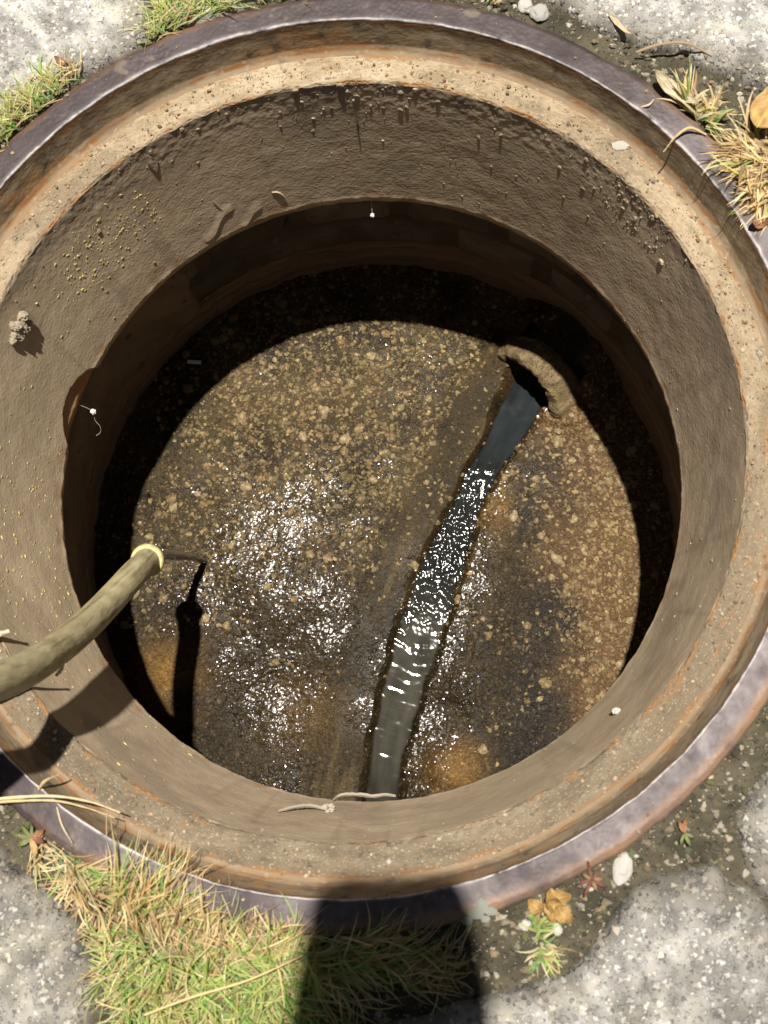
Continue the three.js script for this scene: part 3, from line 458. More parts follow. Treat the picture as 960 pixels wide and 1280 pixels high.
// ---------------------------------------------------------------- ground, gravel, paving
const soilMaps = pebbleMaps(1024, 9000, 1.2, 9, [[0.24, 0.21, 0.145], [0.10, 0.085, 0.055], [0.32, 0.28, 0.21], [0.07, 0.06, 0.04], [0.16, 0.13, 0.08], [0.06, 0.06, 0.03]], (f) => mix3([0.030, 0.027, 0.015], [0.085, 0.073, 0.045], clamp(0.5 + f * 1.7)), 41, 0.35);
soilMaps.map.repeat.set(2.6, 2.6); soilMaps.bump.repeat.set(2.6, 2.6);
const groundY = (x, z) => { const r = Math.hypot(x, z); return -0.0075 + 0.007 * fbm(x * 16, z * 16, 1, 4) + 0.0045 * fbm(x * 80, z * 80, 3, 4) + 0.004 * sstep(0.43, 0.395, r) - 0.002; };
{
  const rad = []; for (let i = 0; i <= 110; i++) rad.push(0.389 + 0.29 * Math.pow(i / 110, 1.15)); for (const q of [0.75, 0.9, 1.2, 1.8, 3, 6, 15, 40, 120]) rad.push(q);
  const g = grid(900, rad.length - 1, (u, _, i, j) => { const r = rad[j], x = r * Math.cos(u * TAU), z = r * Math.sin(u * TAU); return [x, r < 1.3 ? groundY(x, z) : -0.010, z]; }, (u, v, p) => [p[0], p[2]], true);
  structure('ground', 'dark gritty soil between the paving stones and round the rim', new THREE.Mesh(g, std({ map: soilMaps.map, bumpMap: soilMaps.bump, bumpScale: 0.004, roughness: 0.95 })));
}
const stoneMaps = pebbleMaps(1024, 15000, 1.2, 8.5, [[0.58, 0.57, 0.54], [0.25, 0.245, 0.235], [0.46, 0.45, 0.425], [0.64, 0.625, 0.59], [0.36, 0.35, 0.33]], (f) => mix3([0.22, 0.214, 0.20], [0.43, 0.42, 0.395], clamp(0.5 + f * 1.9)), 43, 0.2);
stoneMaps.map.repeat.set(3.1, 3.1); stoneMaps.bump.repeat.set(3.1, 3.1);
const paving = structure('pavement', 'irregular grey aggregate paving stones around the manhole');
const stoneMats = [[0.92, 0.91, 0.89], [0.76, 0.755, 0.745], [1.05, 1.045, 1.04], [0.80, 0.785, 0.75]].map((c) => std({ vertexColors: true, map: stoneMaps.map, color: col(...c), bumpMap: stoneMaps.bump, bumpScale: 0.0024, roughness: 0.92 }));
function stone(poly, top, seed, mi, rings = 34, tilt = [0, 0]) {
  const n = poly.length, pts = []; // rounded, ragged outline
  const curve = new THREE.CatmullRomCurve3(poly.map(([x, z]) => new THREE.Vector3(x, 0, z)), true, 'centripetal', 0.4), NB = rings * 8;
  for (let i = 0; i < NB; i++) { const p = curve.getPointAt(i / NB); const k = 0.0062 * fbm(p.x * 38 + seed, p.z * 38, 2, 6) * 2; pts.push([p.x + k, p.z - k * 0.8]); }
  const cx = pts.reduce((a, p) => a + p[0], 0) / NB, cz = pts.reduce((a, p) => a + p[1], 0) / NB;
  const g = grid(NB, rings + 5, (u, _, i, j) => {
    const p = pts[i % NB]; const k = j <= rings ? Math.pow(j / rings, 0.75) : 1, x = mix(cx, p[0], k), z = mix(cz, p[1], k), L = Math.hypot(p[0] - cx, p[1] - cz), d = (1 - k) * L;
    let y = top + tilt[0] * (x - cx) + tilt[1] * (z - cz) + 0.003 * fbm(x * 14, z * 14, seed, 4) + 0.0024 * fbm(x * 85, z * 85, seed, 4) - 0.0060 * Math.pow(sstep(0.012, 0, d), 2);
    if (j > rings) y -= (j - rings) * 0.006;
    const o = j > rings ? 1 + (j - rings) * 0.002 / L : 1; return [cx + (x - cx) * o, y, cz + (z - cz) * o];
  }, (u, v, p) => [p[0] + seed * 0.13, p[2] + seed * 0.29], true);
  { const P = g.attributes.position, A = new Float32Array(P.count * 3); // weathering: darker damp patches, yellowish lichen, soil worked into the edges
    for (let q = 0; q < P.count; q++) { const x = P.getX(q), z = P.getZ(q), a = fbm(x * 13 + seed, z * 13, 1, 4), b = fbm(x * 19, z * 19 + seed, 6, 4), e = fbm(x * 60, z * 60, seed, 4), jj = Math.floor(q / (NB + 1)), ed = sstep(0.75, 1.0, jj / rings + e * 0.35); let c = mix3([1, 1, 1], [0.62, 0.61, 0.60], clamp(0.15 + a * 2.0)); c = mix3(c, [1.10, 1.08, 0.92], clamp(sstep(0.06, 0.3, b) * 0.5)); c = mix3(c, [0.42, 0.41, 0.39], clamp(sstep(0.16, 0.36, fbm(x * 34 + seed, z * 34, 11, 5)) * 0.6)); c = mix3(c, [0.50, 0.46, 0.38], ed * 0.65); A.set(c.map((w) => w * (1 + e * 0.8)), q * 3); }
    g.setAttribute('color', new THREE.BufferAttribute(A, 3)); }
  return part(paving, names.has('paving_stone') ? numbered('paving_stone') : numbered('paving_stone'), g, stoneMats[mi]);
}
// the stones seen in the photograph
stone([[-0.178, -0.42], [-0.180, -0.385], [-0.172, -0.358], [-0.200, -0.338], [-0.232, -0.322], [-0.262, -0.306], [-0.305, -0.275], [-0.345, -0.225], [-0.42, -0.17], [-0.56, -0.19], [-0.62, -0.35], [-0.58, -0.55], [-0.36, -0.60], [-0.20, -0.57]], 0.003, 1, 2);
stone([[-0.160, -0.42], [-0.153, -0.374], [-0.127, -0.368], [-0.092, -0.380], [-0.045, -0.405], [0.03, -0.425], [0.07, -0.50], [0.05, -0.60], [-0.06, -0.64], [-0.15, -0.58]], 0.003, 2, 0);
stone([[0.165, -0.405], [0.205, -0.362], [0.240, -0.340], [0.285, -0.325], [0.325, -0.300], [0.365, -0.285], [0.41, -0.24], [0.50, -0.20], [0.63, -0.25], [0.66, -0.42], [0.55, -0.60], [0.33, -0.64], [0.18, -0.58]], 0.002, 3, 2);
stone([[-0.50, 0.20], [-0.40, 0.215], [-0.34, 0.275], [-0.275, 0.325], [-0.225, 0.358], [-0.198, 0.382], [-0.186, 0.410], [-0.184, 0.46], [-0.20, 0.56], [-0.30, 0.66], [-0.48, 0.62], [-0.60, 0.45], [-0.58, 0.28]], 0.003, 4, 3);
stone([[0.085, 0.440], [0.128, 0.428], [0.170, 0.413], [0.192, 0.388], [0.218, 0.358], [0.245, 0.346], [0.270, 0.344], [0.300, 0.364], [0.330, 0.396], [0.345, 0.48], [0.31, 0.60], [0.20, 0.68], [0.06, 0.66], [-0.03, 0.57], [0.0, 0.475]], 0.004, 5, 1);
stone([[0.345, 0.255], [0.318, 0.274], [0.300, 0.298], [0.294, 0.322], [0.298, 0.342], [0.318, 0.366], [0.350, 0.388], [0.42, 0.46], [0.56, 0.45], [0.64, 0.30], [0.60, 0.14], [0.50, 0.09], [0.43, 0.14], [0.385, 0.215]], 0.004, 6, 0);
{ // the same paving goes on beyond the picture
  const r = rng(77);
  for (const [x, z, w, d] of [[0.56, -0.06, 0.10, 0.09], [-0.56, 0.02, 0.10, 0.13], [-0.09, 0.66, 0.07, 0.05], [-0.9, -0.3, 0.2, 0.2], [-0.9, 0.15, 0.19, 0.19], [-0.88, 0.58, 0.2, 0.18], [0.9, -0.3, 0.18, 0.2], [0.88, 0.1, 0.18, 0.17], [0.86, 0.5, 0.2, 0.19], [0.5, 0.68, 0.15, 0.16], [-0.5, 0.88, 0.2, 0.17], [-0.05, 0.92, 0.2, 0.16], [0.4, 1.0, 0.2, 0.15], [-0.48, -0.85, 0.2, 0.18], [-0.02, -0.86, 0.2, 0.16], [0.42, -0.86, 0.19, 0.17], [0.85, -0.75, 0.19, 0.2]]) {
    const p = []; for (let k = 0; k < 9; k++) { const a = k / 9 * TAU + r() * 0.2, q = 0.92 + r() * 0.2; p.push([x + w * q * Math.cos(a), z + d * q * Math.sin(a)]); } stone(p, 0.003, 10 + r() * 9, Math.floor(r() * 4), 12);
  }
}
{ // loose grit on the soil beside the rim
  const r = rng(81), L = [];
  for (let i = 0; i < 12000; i++) { const a = r() * TAU, q = 0.393 + 0.12 * Math.pow(r(), 1.3), x = q * Math.cos(a), z = q * Math.sin(a), s = 0.0005 + 0.0030 * Math.pow(r(), 6); L.push({ p: [x, groundY(x, z) + s * 0.3, z], s: [s * (0.8 + 0.6 * r()), s * (0.6 + 0.4 * r()), s], rx: r() * 6, ry: r() * 6, c: hsv(r, [[0.24, 0.21, 0.15], [0.10, 0.085, 0.055], [0.38, 0.35, 0.29], [0.16, 0.125, 0.08], [0.06, 0.05, 0.035], [0.075, 0.08, 0.035]][Math.floor(r() * 6)], 0.3, 0.04) }); }
  const m = instances(scene, 'gravel', lump(rng(4), 1, 0.7, 0.9, 0.5, 1), std({ roughness: 0.9 }), L, { kind: 'stuff', label: 'loose grit and tiny stones on the soil around the rim' });
  m.name = 'gravel';
}

// ---------------------------------------------------------------- grass
function blades(r, list) { // list of {p, a (heading), len, w, up, bend, c}: curved blades with a folded middle
  const P = [], C = [], I = []; const n = 5;
  for (const b of list) {
    const base = P.length / 3, dx = Math.cos(b.a), dz = Math.sin(b.a), tw = (r() - 0.5) * 2.2; let x = b.p[0], y = b.p[1], z = b.p[2], el = b.up, hd = b.a;
    for (let i = 0; i <= n; i++) {
      const t = i / n, w = b.w * (i === n ? 0.08 : (1 - 0.75 * t * t)) * (0.75 + 0.25 * Math.sin(Math.PI * Math.min(1, t * 1.4 + 0.2))), sx = -Math.sin(hd), sz = Math.cos(hd), ux = -Math.cos(hd) * Math.sin(el), uy = Math.cos(el), uz = -Math.sin(hd) * Math.sin(el), f = 0.28 * w;
      P.push(x - sx * w, y, z - sz * w, x - ux * f, y - uy * f, z - uz * f, x + sx * w, y, z + sz * w);
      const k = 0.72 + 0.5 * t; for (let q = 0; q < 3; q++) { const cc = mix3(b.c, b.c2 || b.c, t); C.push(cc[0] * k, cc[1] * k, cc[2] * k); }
      if (i < n) { const a = base + i * 3; I.push(a, a + 3, a + 1, a + 1, a + 3, a + 4, a + 1, a + 4, a + 2, a + 2, a + 4, a + 5); }
      const st = b.len / n; x += Math.cos(hd) * Math.cos(el) * st; y += Math.sin(el) * st; z += Math.sin(hd) * Math.cos(el) * st; el -= b.bend / n; hd += tw / n; if (y < 0.001 && el < 0) el = 0.05;
    }
  }
  const g = new THREE.BufferGeometry(); g.setAttribute('position', new THREE.BufferAttribute(new Float32Array(P), 3)); g.setAttribute('color', new THREE.BufferAttribute(new Float32Array(C), 3)); g.setIndex(I); g.computeVertexNormals(); return g;
}
const bladeMat = phys({ vertexColors: true, roughness: 0.7, transmission: 0.55, thickness: 0 });
const GREEN = [[0.32, 0.50, 0.10], [0.17, 0.35, 0.065], [0.48, 0.58, 0.14], [0.38, 0.51, 0.11]], DRY = [[0.78, 0.64, 0.34], [0.66, 0.50, 0.24], [0.82, 0.71, 0.43], [0.56, 0.40, 0.18], [0.38, 0.25, 0.12]];
function tuft(label, seed, cores, green, opt = {}) {
  const r = rng(seed), t = thing('grass_tuft', label, 'grass tuft', opt.group), G = [], D = [];
  const { len = [0.012, 0.03], w = [0.0004, 0.0010], up = [0.1, 1.1], bend = 1.0, away = 0.35 } = opt;
  for (const [x, z, n, sp, dir, spread = TAU, L = 1, gf = green] of cores) for (let i = 0; i < n; i++) {
    const a = r() * TAU, q = sp * Math.sqrt(r()), bx = x + q * Math.cos(a), bz = z + q * Math.sin(a); const rr = Math.hypot(bx, bz); if (rr < 0.3915) continue;
    const isG = r() < gf, b = { p: [bx, groundY(bx, bz) + (bz < -0.2 ? 0.006 : 0.001), bz], a: dir + (r() + r() - 1) * spread * 0.5, len: L * mix(len[0], len[1], Math.pow(r(), 1.3)), w: mix(w[0], w[1], r()), up: mix(up[0], up[1], r()), bend: bend * (0.3 + r()), c: hsv(r, isG ? GREEN[Math.floor(r() * 4)] : DRY[Math.floor(r() * 5)], 0.22, 0.08) };
    if (isG && r() < 0.45) b.c2 = mix3(b.c, DRY[0], 0.6); (isG ? G : D).push(b);
  }
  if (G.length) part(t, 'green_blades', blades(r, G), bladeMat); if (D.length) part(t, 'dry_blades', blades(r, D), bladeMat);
  return t;
}
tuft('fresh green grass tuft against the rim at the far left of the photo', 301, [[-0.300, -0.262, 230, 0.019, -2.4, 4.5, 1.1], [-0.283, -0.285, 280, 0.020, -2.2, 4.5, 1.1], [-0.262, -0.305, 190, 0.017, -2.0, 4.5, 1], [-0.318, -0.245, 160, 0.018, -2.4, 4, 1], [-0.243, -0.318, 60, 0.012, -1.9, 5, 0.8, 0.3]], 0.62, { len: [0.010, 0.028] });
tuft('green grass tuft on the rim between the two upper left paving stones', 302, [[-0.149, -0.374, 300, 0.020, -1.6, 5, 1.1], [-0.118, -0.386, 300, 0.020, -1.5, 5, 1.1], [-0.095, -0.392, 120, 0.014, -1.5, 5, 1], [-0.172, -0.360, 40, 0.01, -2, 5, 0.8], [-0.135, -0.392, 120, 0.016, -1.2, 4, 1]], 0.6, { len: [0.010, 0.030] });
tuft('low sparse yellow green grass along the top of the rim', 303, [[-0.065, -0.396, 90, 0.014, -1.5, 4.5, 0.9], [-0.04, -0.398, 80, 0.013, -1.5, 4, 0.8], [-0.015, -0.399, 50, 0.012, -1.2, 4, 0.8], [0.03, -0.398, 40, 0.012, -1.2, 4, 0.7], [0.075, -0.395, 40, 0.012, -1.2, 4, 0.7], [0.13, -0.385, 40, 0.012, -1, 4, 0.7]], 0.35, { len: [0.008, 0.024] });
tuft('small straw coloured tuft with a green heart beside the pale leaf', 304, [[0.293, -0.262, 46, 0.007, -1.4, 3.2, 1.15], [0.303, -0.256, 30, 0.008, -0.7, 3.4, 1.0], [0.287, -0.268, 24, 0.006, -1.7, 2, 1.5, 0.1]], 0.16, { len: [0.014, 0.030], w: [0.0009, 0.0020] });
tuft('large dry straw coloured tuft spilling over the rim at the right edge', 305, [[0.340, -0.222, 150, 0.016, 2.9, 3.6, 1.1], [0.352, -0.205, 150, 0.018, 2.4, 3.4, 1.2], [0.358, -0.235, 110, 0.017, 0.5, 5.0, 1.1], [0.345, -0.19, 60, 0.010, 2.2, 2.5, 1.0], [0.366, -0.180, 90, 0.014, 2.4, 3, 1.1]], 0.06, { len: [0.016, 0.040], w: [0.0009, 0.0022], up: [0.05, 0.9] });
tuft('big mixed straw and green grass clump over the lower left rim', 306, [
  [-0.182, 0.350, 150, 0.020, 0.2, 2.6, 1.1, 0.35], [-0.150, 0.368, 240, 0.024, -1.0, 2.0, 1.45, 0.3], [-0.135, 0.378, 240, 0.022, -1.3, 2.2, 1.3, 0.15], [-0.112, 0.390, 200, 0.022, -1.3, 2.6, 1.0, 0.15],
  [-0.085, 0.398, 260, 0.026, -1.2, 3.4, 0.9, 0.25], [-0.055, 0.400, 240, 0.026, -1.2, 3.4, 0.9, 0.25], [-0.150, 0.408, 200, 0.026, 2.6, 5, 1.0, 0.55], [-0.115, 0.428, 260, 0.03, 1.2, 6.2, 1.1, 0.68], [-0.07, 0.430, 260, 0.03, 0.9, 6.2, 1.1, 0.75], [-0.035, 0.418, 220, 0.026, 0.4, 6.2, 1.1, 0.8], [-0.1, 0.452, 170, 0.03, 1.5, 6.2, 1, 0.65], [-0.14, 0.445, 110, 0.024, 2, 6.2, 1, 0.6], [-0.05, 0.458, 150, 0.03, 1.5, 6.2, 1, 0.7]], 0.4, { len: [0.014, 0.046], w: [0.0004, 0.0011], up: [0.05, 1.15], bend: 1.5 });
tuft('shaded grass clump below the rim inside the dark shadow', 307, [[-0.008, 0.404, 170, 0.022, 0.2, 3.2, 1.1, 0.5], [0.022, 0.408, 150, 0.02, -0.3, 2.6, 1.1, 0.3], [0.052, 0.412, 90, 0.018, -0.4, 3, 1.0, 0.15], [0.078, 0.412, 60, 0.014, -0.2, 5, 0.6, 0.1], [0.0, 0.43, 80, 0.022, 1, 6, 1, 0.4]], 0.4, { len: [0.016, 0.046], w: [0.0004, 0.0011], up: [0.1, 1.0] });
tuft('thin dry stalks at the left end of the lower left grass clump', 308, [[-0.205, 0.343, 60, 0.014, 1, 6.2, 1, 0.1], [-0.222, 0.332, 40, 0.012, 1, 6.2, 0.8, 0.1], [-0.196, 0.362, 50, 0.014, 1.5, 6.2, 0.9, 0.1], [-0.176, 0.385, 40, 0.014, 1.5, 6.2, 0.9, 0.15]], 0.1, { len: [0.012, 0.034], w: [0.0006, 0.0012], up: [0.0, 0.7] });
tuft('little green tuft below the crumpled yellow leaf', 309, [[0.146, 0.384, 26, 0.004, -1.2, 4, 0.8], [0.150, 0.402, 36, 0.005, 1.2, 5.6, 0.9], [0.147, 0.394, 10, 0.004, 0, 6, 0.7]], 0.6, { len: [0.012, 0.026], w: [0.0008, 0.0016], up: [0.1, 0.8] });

// ---------------------------------------------------------------- small weeds, leaves, stones, straws
function leafGeo(L, W, curl, r, rag = 0.12) { // a curled leaf with thickness, along +x from its base
  const top = (s) => (u, v) => { const x = u * L, e = (v - 0.5) * 2, w = W * Math.pow(Math.sin(Math.PI * Math.min(0.999, Math.pow(u, 0.8) * 0.96 + 0.03)), 0.8) * (1 + rag * noise(u * 9, e > 0 ? 2 : 7, 1)); return [x, curl * (u - 0.5) ** 2 * L * 2 + Math.abs(e) * w * 0.22 + 0.05 * L * noise(u * 5, e * 2, 3) + s * 0.00025, e * w]; };
  return mergeGeometries([grid(24, 12, top(1), (u, v) => [u, v]), grid(24, 12, top(-1), (u, v) => [u, v])]);
}
const leafTex = (a, b, seed) => colorTex(128, 64, (u, v) => { const n = fbm(u * 6 + seed, v * 4, 1, 4), vein = gauss(v - 0.5, 0.03) + 0.5 * gauss(((u * 8 + Math.abs(v - 0.5) * 6) % 1) - 0.5, 0.06); return mix3(mix3(a, b, clamp(0.5 + n * 2)), a.map((q) => q * 1.25), clamp(vein * 0.5)); });
const leafMat = (a, b, seed) => phys({ map: leafTex(a, b, seed), roughness: 0.65, transmission: 0.25, thickness: 0 });
function put(o, x, y, z, ry = 0, rx = 0, rz = 0) { o.position.set(x, y, z); o.rotation.set(rx, ry, rz); return o; }
{
  const r = rng(91);
  put(single('dry_leaf', 'pale straw leaf lying over the rim edge beside the small tuft', 'leaf', leafGeo(0.046, 0.0062, 0.35, r), leafMat([0.56, 0.49, 0.34], [0.40, 0.33, 0.20], 1)), 0.262, 0.004, -0.296, -0.75);
  put(single('yellow_leaf', 'large yellow leaf at the right edge above the dry tuft', 'leaf', leafGeo(0.055, 0.014, 0.3, r), leafMat([0.56, 0.38, 0.13], [0.40, 0.23, 0.07], 2)), 0.339, 0.010, -0.238, 1.0);
  put(single('brown_leaf', 'small curled brown leaf on the rim at the right edge', 'leaf', leafGeo(0.017, 0.0045, 1.2, r, 0.3), leafMat([0.33, 0.15, 0.075], [0.18, 0.08, 0.04], 3)), 0.331, 0.003, -0.158, 0.2);
  const crumple = thing('crumpled_leaf', 'crumpled ochre yellow leaf touching the lower right of the rim', 'leaf');
  for (const [x, z, a, L] of [[0.150, 0.369, 0.4, 0.020], [0.156, 0.377, 1.4, 0.017], [0.160, 0.370, -0.9, 0.015], [0.149, 0.374, 2.4, 0.013]]) put(part(crumple, 'leaf_lobe', leafGeo(L, L * 0.42, 0.9, r, 0.5), leafMat([0.46, 0.30, 0.10], [0.30, 0.17, 0.05], 4 + L * 100)), x, groundY(x, z) + 0.005, z, a, (r() - 0.5) * 0.6, (r() - 0.5) * 0.5);
  put(single('brown_leaf', 'curled orange brown leaf behind the upper left tuft', 'leaf', leafGeo(0.013, 0.003, 0.9, r, 0.3), leafMat([0.36, 0.21, 0.11], [0.24, 0.12, 0.06], 8)), -0.252, 0.004, -0.333, -0.4);
  put(single('dry_leaf', 'narrow beige dead leaf lying across the gravel above the rim', 'leaf', leafGeo(0.03, 0.0022, 0.2, r), leafMat([0.62, 0.52, 0.34], [0.45, 0.36, 0.22], 9)), 0.226, 0.003, -0.357, -0.85);
  // weeds: rosettes of narrow leaves
  const weed = (label, x, z, leaves) => { const t = thing('weed', label, 'weed'); t.position.set(x, groundY(x, z) + 0.002, z); for (const [a, L, W, c] of leaves) { const o = part(t, 'leaf', leafGeo(L, W, 0.4, r), leafMat(c, c.map((q) => q * 0.6), a)); put(o, 0.001 * Math.cos(a), 0.001, -0.001 * Math.sin(a), a, 0, 0.35); } return t; };
  const red = [0.26, 0.085, 0.05], gn = [0.22, 0.25, 0.08], or = [0.36, 0.17, 0.08];
  weed('red and green seedling by the rim near the lower left corner', -0.233, 0.323, [[2.2, 0.014, 0.0013, gn], [2.9, 0.015, 0.0014, gn], [1.5, 0.012, 0.0012, gn], [0.5, 0.014, 0.0026, or], [-0.2, 0.013, 0.0022, red], [-1.1, 0.016, 0.0025, [0.6, 0.38, 0.16]], [3.7, 0.011, 0.002, gn]]);
  weed('red star shaped weed beside the white stone', 0.186, 0.351, [0.1, 0.9, 1.8, 2.6, 3.4, 4.2, 5.1, 5.8].map((a, i) => [a, 0.009 + 0.003 * (i % 3), 0.0013, i % 3 ? [0.20, 0.075, 0.045] : [0.30, 0.19, 0.085]]));
  weed('tiny orange and green seedling right of the white stone', 0.254, 0.318, [[1.5, 0.012, 0.0018, or], [2.0, 0.010, 0.0016, [0.42, 0.22, 0.11]], [-1.2, 0.010, 0.0013, gn], [-2.0, 0.009, 0.0011, gn], [-0.4, 0.008, 0.0011, gn]]);
  // stones
  const whiteM = std({ color: col(0.40, 0.385, 0.35), roughness: 0.75 }), greyM = std({ color: col(0.32, 0.315, 0.29), roughness: 0.85 });
  const peb = (label, x, z, sx, sy, sz, m, ry = 0, y) => put(single('white_stone', label, 'stone', lump(r, sx, sy, sz, 0.3, 3, 1.2), m), x, y ?? groundY(x, z) + sy * 0.5, z, ry);
  peb('angular white stone on dark soil at the lower right', 0.209, 0.343, 0.0072, 0.004, 0.0115, whiteM, -0.35);
  peb('white pebble touching the upper rim, left of two', 0.157, -0.374, 0.0065, 0.0045, 0.007, whiteM, 0.4);
  peb('pale grey pebble against the upper rim, right of the white one', 0.169, -0.366, 0.0085, 0.005, 0.0085, greyM, 0.8);
  peb('small pale pebble left of the crumpled yellow leaf', 0.1645, 0.3615 + 0.01, 0.0035, 0.0025, 0.005, greyM, 0.2);
  peb('white pebble beside the little green tuft', 0.160, 0.386, 0.0035, 0.0025, 0.0045, whiteM, 0.3);
  peb('white pebble left of the little green tuft', 0.137, 0.383, 0.0045, 0.003, 0.004, whiteM, 0.3);
  // scraps that lie on the frame
  const mortarM = std({ color: col(0.20, 0.205, 0.175), roughness: 0.95 });
  const daub = thing('mortar_splash', 'grey green mortar splash on the rim beside the shadow', 'mortar splash');
  for (const [x, z, a, b] of [[0.101, 0.375, 0.006, 0.004], [0.106, 0.370, 0.004, 0.0055], [0.112, 0.373, 0.005, 0.003], [0.095, 0.380, 0.004, 0.003], [0.108, 0.3785, 0.0035, 0.0025]]) put(part(daub, 'splash', lump(r, a, 0.0007, b, 0.3, 3, 1.3), mortarM), x, 0.0010, z);
  put(single('mortar_splash', 'white paint blob on the seat at the upper right', 'paint blob', lump(r, 0.0062, 0.0006, 0.0045, 0.45, 3, 1.6), std({ color: col(0.36, 0.34, 0.29), roughness: 0.9 })), 0.237, Y_SEAT + 0.0002, -0.256);
  put(single('white_chip', 'white chip stuck on the neck at the lower right', 'chip', lump(r, 0.0036, 0.0018, 0.003, 0.4, 2, 2), whiteM), 0.2215, -0.103, 0.2235);
  put(single('white_chip', 'white chip on the near side of the seat', 'chip', lump(r, 0.0019, 0.0014, 0.0017, 0.4, 2, 2), whiteM), 0.036, Y_SEAT + 0.0008, 0.341);
  // bits that hang on cobwebs from the lower edge and catch the sun
  const thread = std({ color: col(0.5, 0.48, 0.42), roughness: 0.6 });
  const hang = (label, x, y, z, s, top) => { const t = thing('white_fluff', label, 'fluff'); put(part(t, 'fluff', lump(r, s, s * 1.2, s, 0.5, 2, 2), std({ color: col(0.8, 0.79, 0.75), roughness: 0.9 })), x, y, z); part(t, 'thread', new THREE.TubeGeometry(new THREE.CatmullRomCurve3(top.map((p) => new THREE.Vector3(...p))), 24, 0.00022, 5), thread); };
  hang('white fluff hanging in the dark below the top of the hole', 0.008, -0.222, -0.2915, 0.0021, [[0.008, -0.221, -0.2915], [0.008, -0.206, -0.303]]);
  hang('white fluff on a curled thread below the chipped left edge', -0.2745, -0.222, -0.0845, 0.0028, [[-0.286, -0.206, -0.088], [-0.2745, -0.222, -0.0845], [-0.2755, -0.232, -0.079], [-0.272, -0.240, -0.074], [-0.2745, -0.248, -0.070], [-0.279, -0.250, -0.068]]);
  put(single('pale_blue_strip', 'small pale blue strip lying on the dark wet floor', 'strip', new RoundedBoxGeometry(0.017, 0.0016, 0.0045, 2, 0.0006), std({ color: col(0.62, 0.72, 0.85), roughness: 0.3 })), -0.226, floorH(-0.226, -0.219) + 0.0025, -0.219, -0.1);  // slim pale blue piece on the floor, of no particular material
  // dirt lump on the left of the neck
  const clump = thing('dirt_clump', 'ragged lump of dried dirt stuck on the left of the neck', 'dirt clump'), cm = std({ color: col(0.30, 0.25, 0.18), roughness: 0.95 });
  for (let i = 0; i < 26; i++) { const th = (-159 + (r() + r() - 1) * 2.6) * Math.PI / 180, v = 0.19 + (r() + r() - 1) * 0.075, s = 0.0016 + 0.0032 * r(); put(part(clump, i ? 'dirt_lump_' + String(i).padStart(3, '0') : 'dirt_lump', lump(r, s * 1.2, s, s, 0.6, 2, 2), cm), ...neckPoint(th, v, 0.0025 * r() + 0.001), r() * 6, r() * 6); }
  // straws and twigs
  const straw = (name, label, cat, pts, rad, c, grp) => { const curve = new THREE.CatmullRomCurve3(pts.map((p) => new THREE.Vector3(...p))), g = new THREE.TubeGeometry(curve, 40, rad, 6), p = g.attributes.position, q = new THREE.Vector3(); for (let i = 0; i <= 40; i++) { curve.getPointAt(i / 40, q); const k = 0.45 + 0.55 * Math.sin(Math.PI * Math.min(1, 0.15 + i / 40 * 0.95)) + 0.25 * noise(i * 0.5, rad * 9000, 1); for (let j = 0; j <= 6; j++) { const n = i * 7 + j; p.setXYZ(n, q.x + (p.getX(n) - q.x) * k, q.y + (p.getY(n) - q.y) * k, q.z + (p.getZ(n) - q.z) * k); } } g.computeVertexNormals(); return single(name, label, cat, g, std({ color: col(...c), roughness: 0.75 }), grp); };
  const pale1 = [0.66, 0.56, 0.34], brown = [0.30, 0.21, 0.12];
  straw('grass_straw', 'long straw lying across the rim at the lower left, upper of two', 'straw', [[-0.285, 0.008, 0.297], [-0.246, 0.008, 0.293], [-0.213, 0.006, 0.292], [-0.188, 0.002, 0.296], [-0.166, -0.004, 0.304]], 0.0013, pale1);
  straw('grass_straw', 'long straw lying across the rim at the lower left, lower of two', 'straw', [[-0.285, 0.007, 0.299], [-0.243, 0.008, 0.2955], [-0.212, 0.006, 0.2955], [-0.192, 0.002, 0.300], [-0.170, -0.005, 0.308]], 0.0011, [0.60, 0.47, 0.26]);
  straw('grass_straw', 'green straw lying on shaded ground at the left edge', 'straw', [[-0.30, 0.003, 0.302], [-0.27, 0.006, 0.296], [-0.245, 0.007, 0.2945]], 0.0012, [0.14, 0.22, 0.06]);
  straw('grass_straw', 'short curved straw above the two long straws', 'straw', [[-0.228, 0.002, 0.287], [-0.223, 0.004, 0.281], [-0.215, -0.004, 0.276]], 0.0013, [0.50, 0.38, 0.2]);
  straw('grass_straw', 'thin stem slanting below the two long straws', 'straw', [[-0.213, 0.002, 0.300], [-0.208, 0.003, 0.313], [-0.199, 0.004, 0.326]], 0.0009, [0.55, 0.45, 0.3]);
  straw('grass_straw', 'long bent stalk lying across the lower left grass', 'straw', [[-0.135, 0.02, 0.443], [-0.10, 0.024, 0.430], [-0.06, 0.026, 0.418], [-0.022, 0.02, 0.402]], 0.0011, [0.66, 0.52, 0.26]);
  straw('grass_straw', 'stalk leaning on the rim beside the shadow', 'straw', [[-0.045, 0.002, 0.392], [-0.052, 0.007, 0.382], [-0.060, 0.006, 0.370]], 0.0011, [0.58, 0.47, 0.3]);
  straw('twig', 'thin brown twig on the ground at the upper right', 'twig', [[0.248, 0.002, -0.321], [0.268, 0.006, -0.325], [0.290, 0.006, -0.325], [0.311, 0.002, -0.315]], 0.0014, brown);
  straw('grass_straw', 'straw bent over the worn rim at the upper right', 'straw', [[0.302, 0.002, -0.242], [0.288, 0.006, -0.246], [0.277, 0.004, -0.240], [0.268, -0.006, -0.232]], 0.0013, [0.62, 0.46, 0.24]);
  straw('grass_straw', 'small curled straw beside the pale leaf on the rim', 'straw', [[0.250, 0.001, -0.270], [0.256, 0.004, -0.270], [0.261, 0.002, -0.276]], 0.0009, [0.6, 0.45, 0.3]);
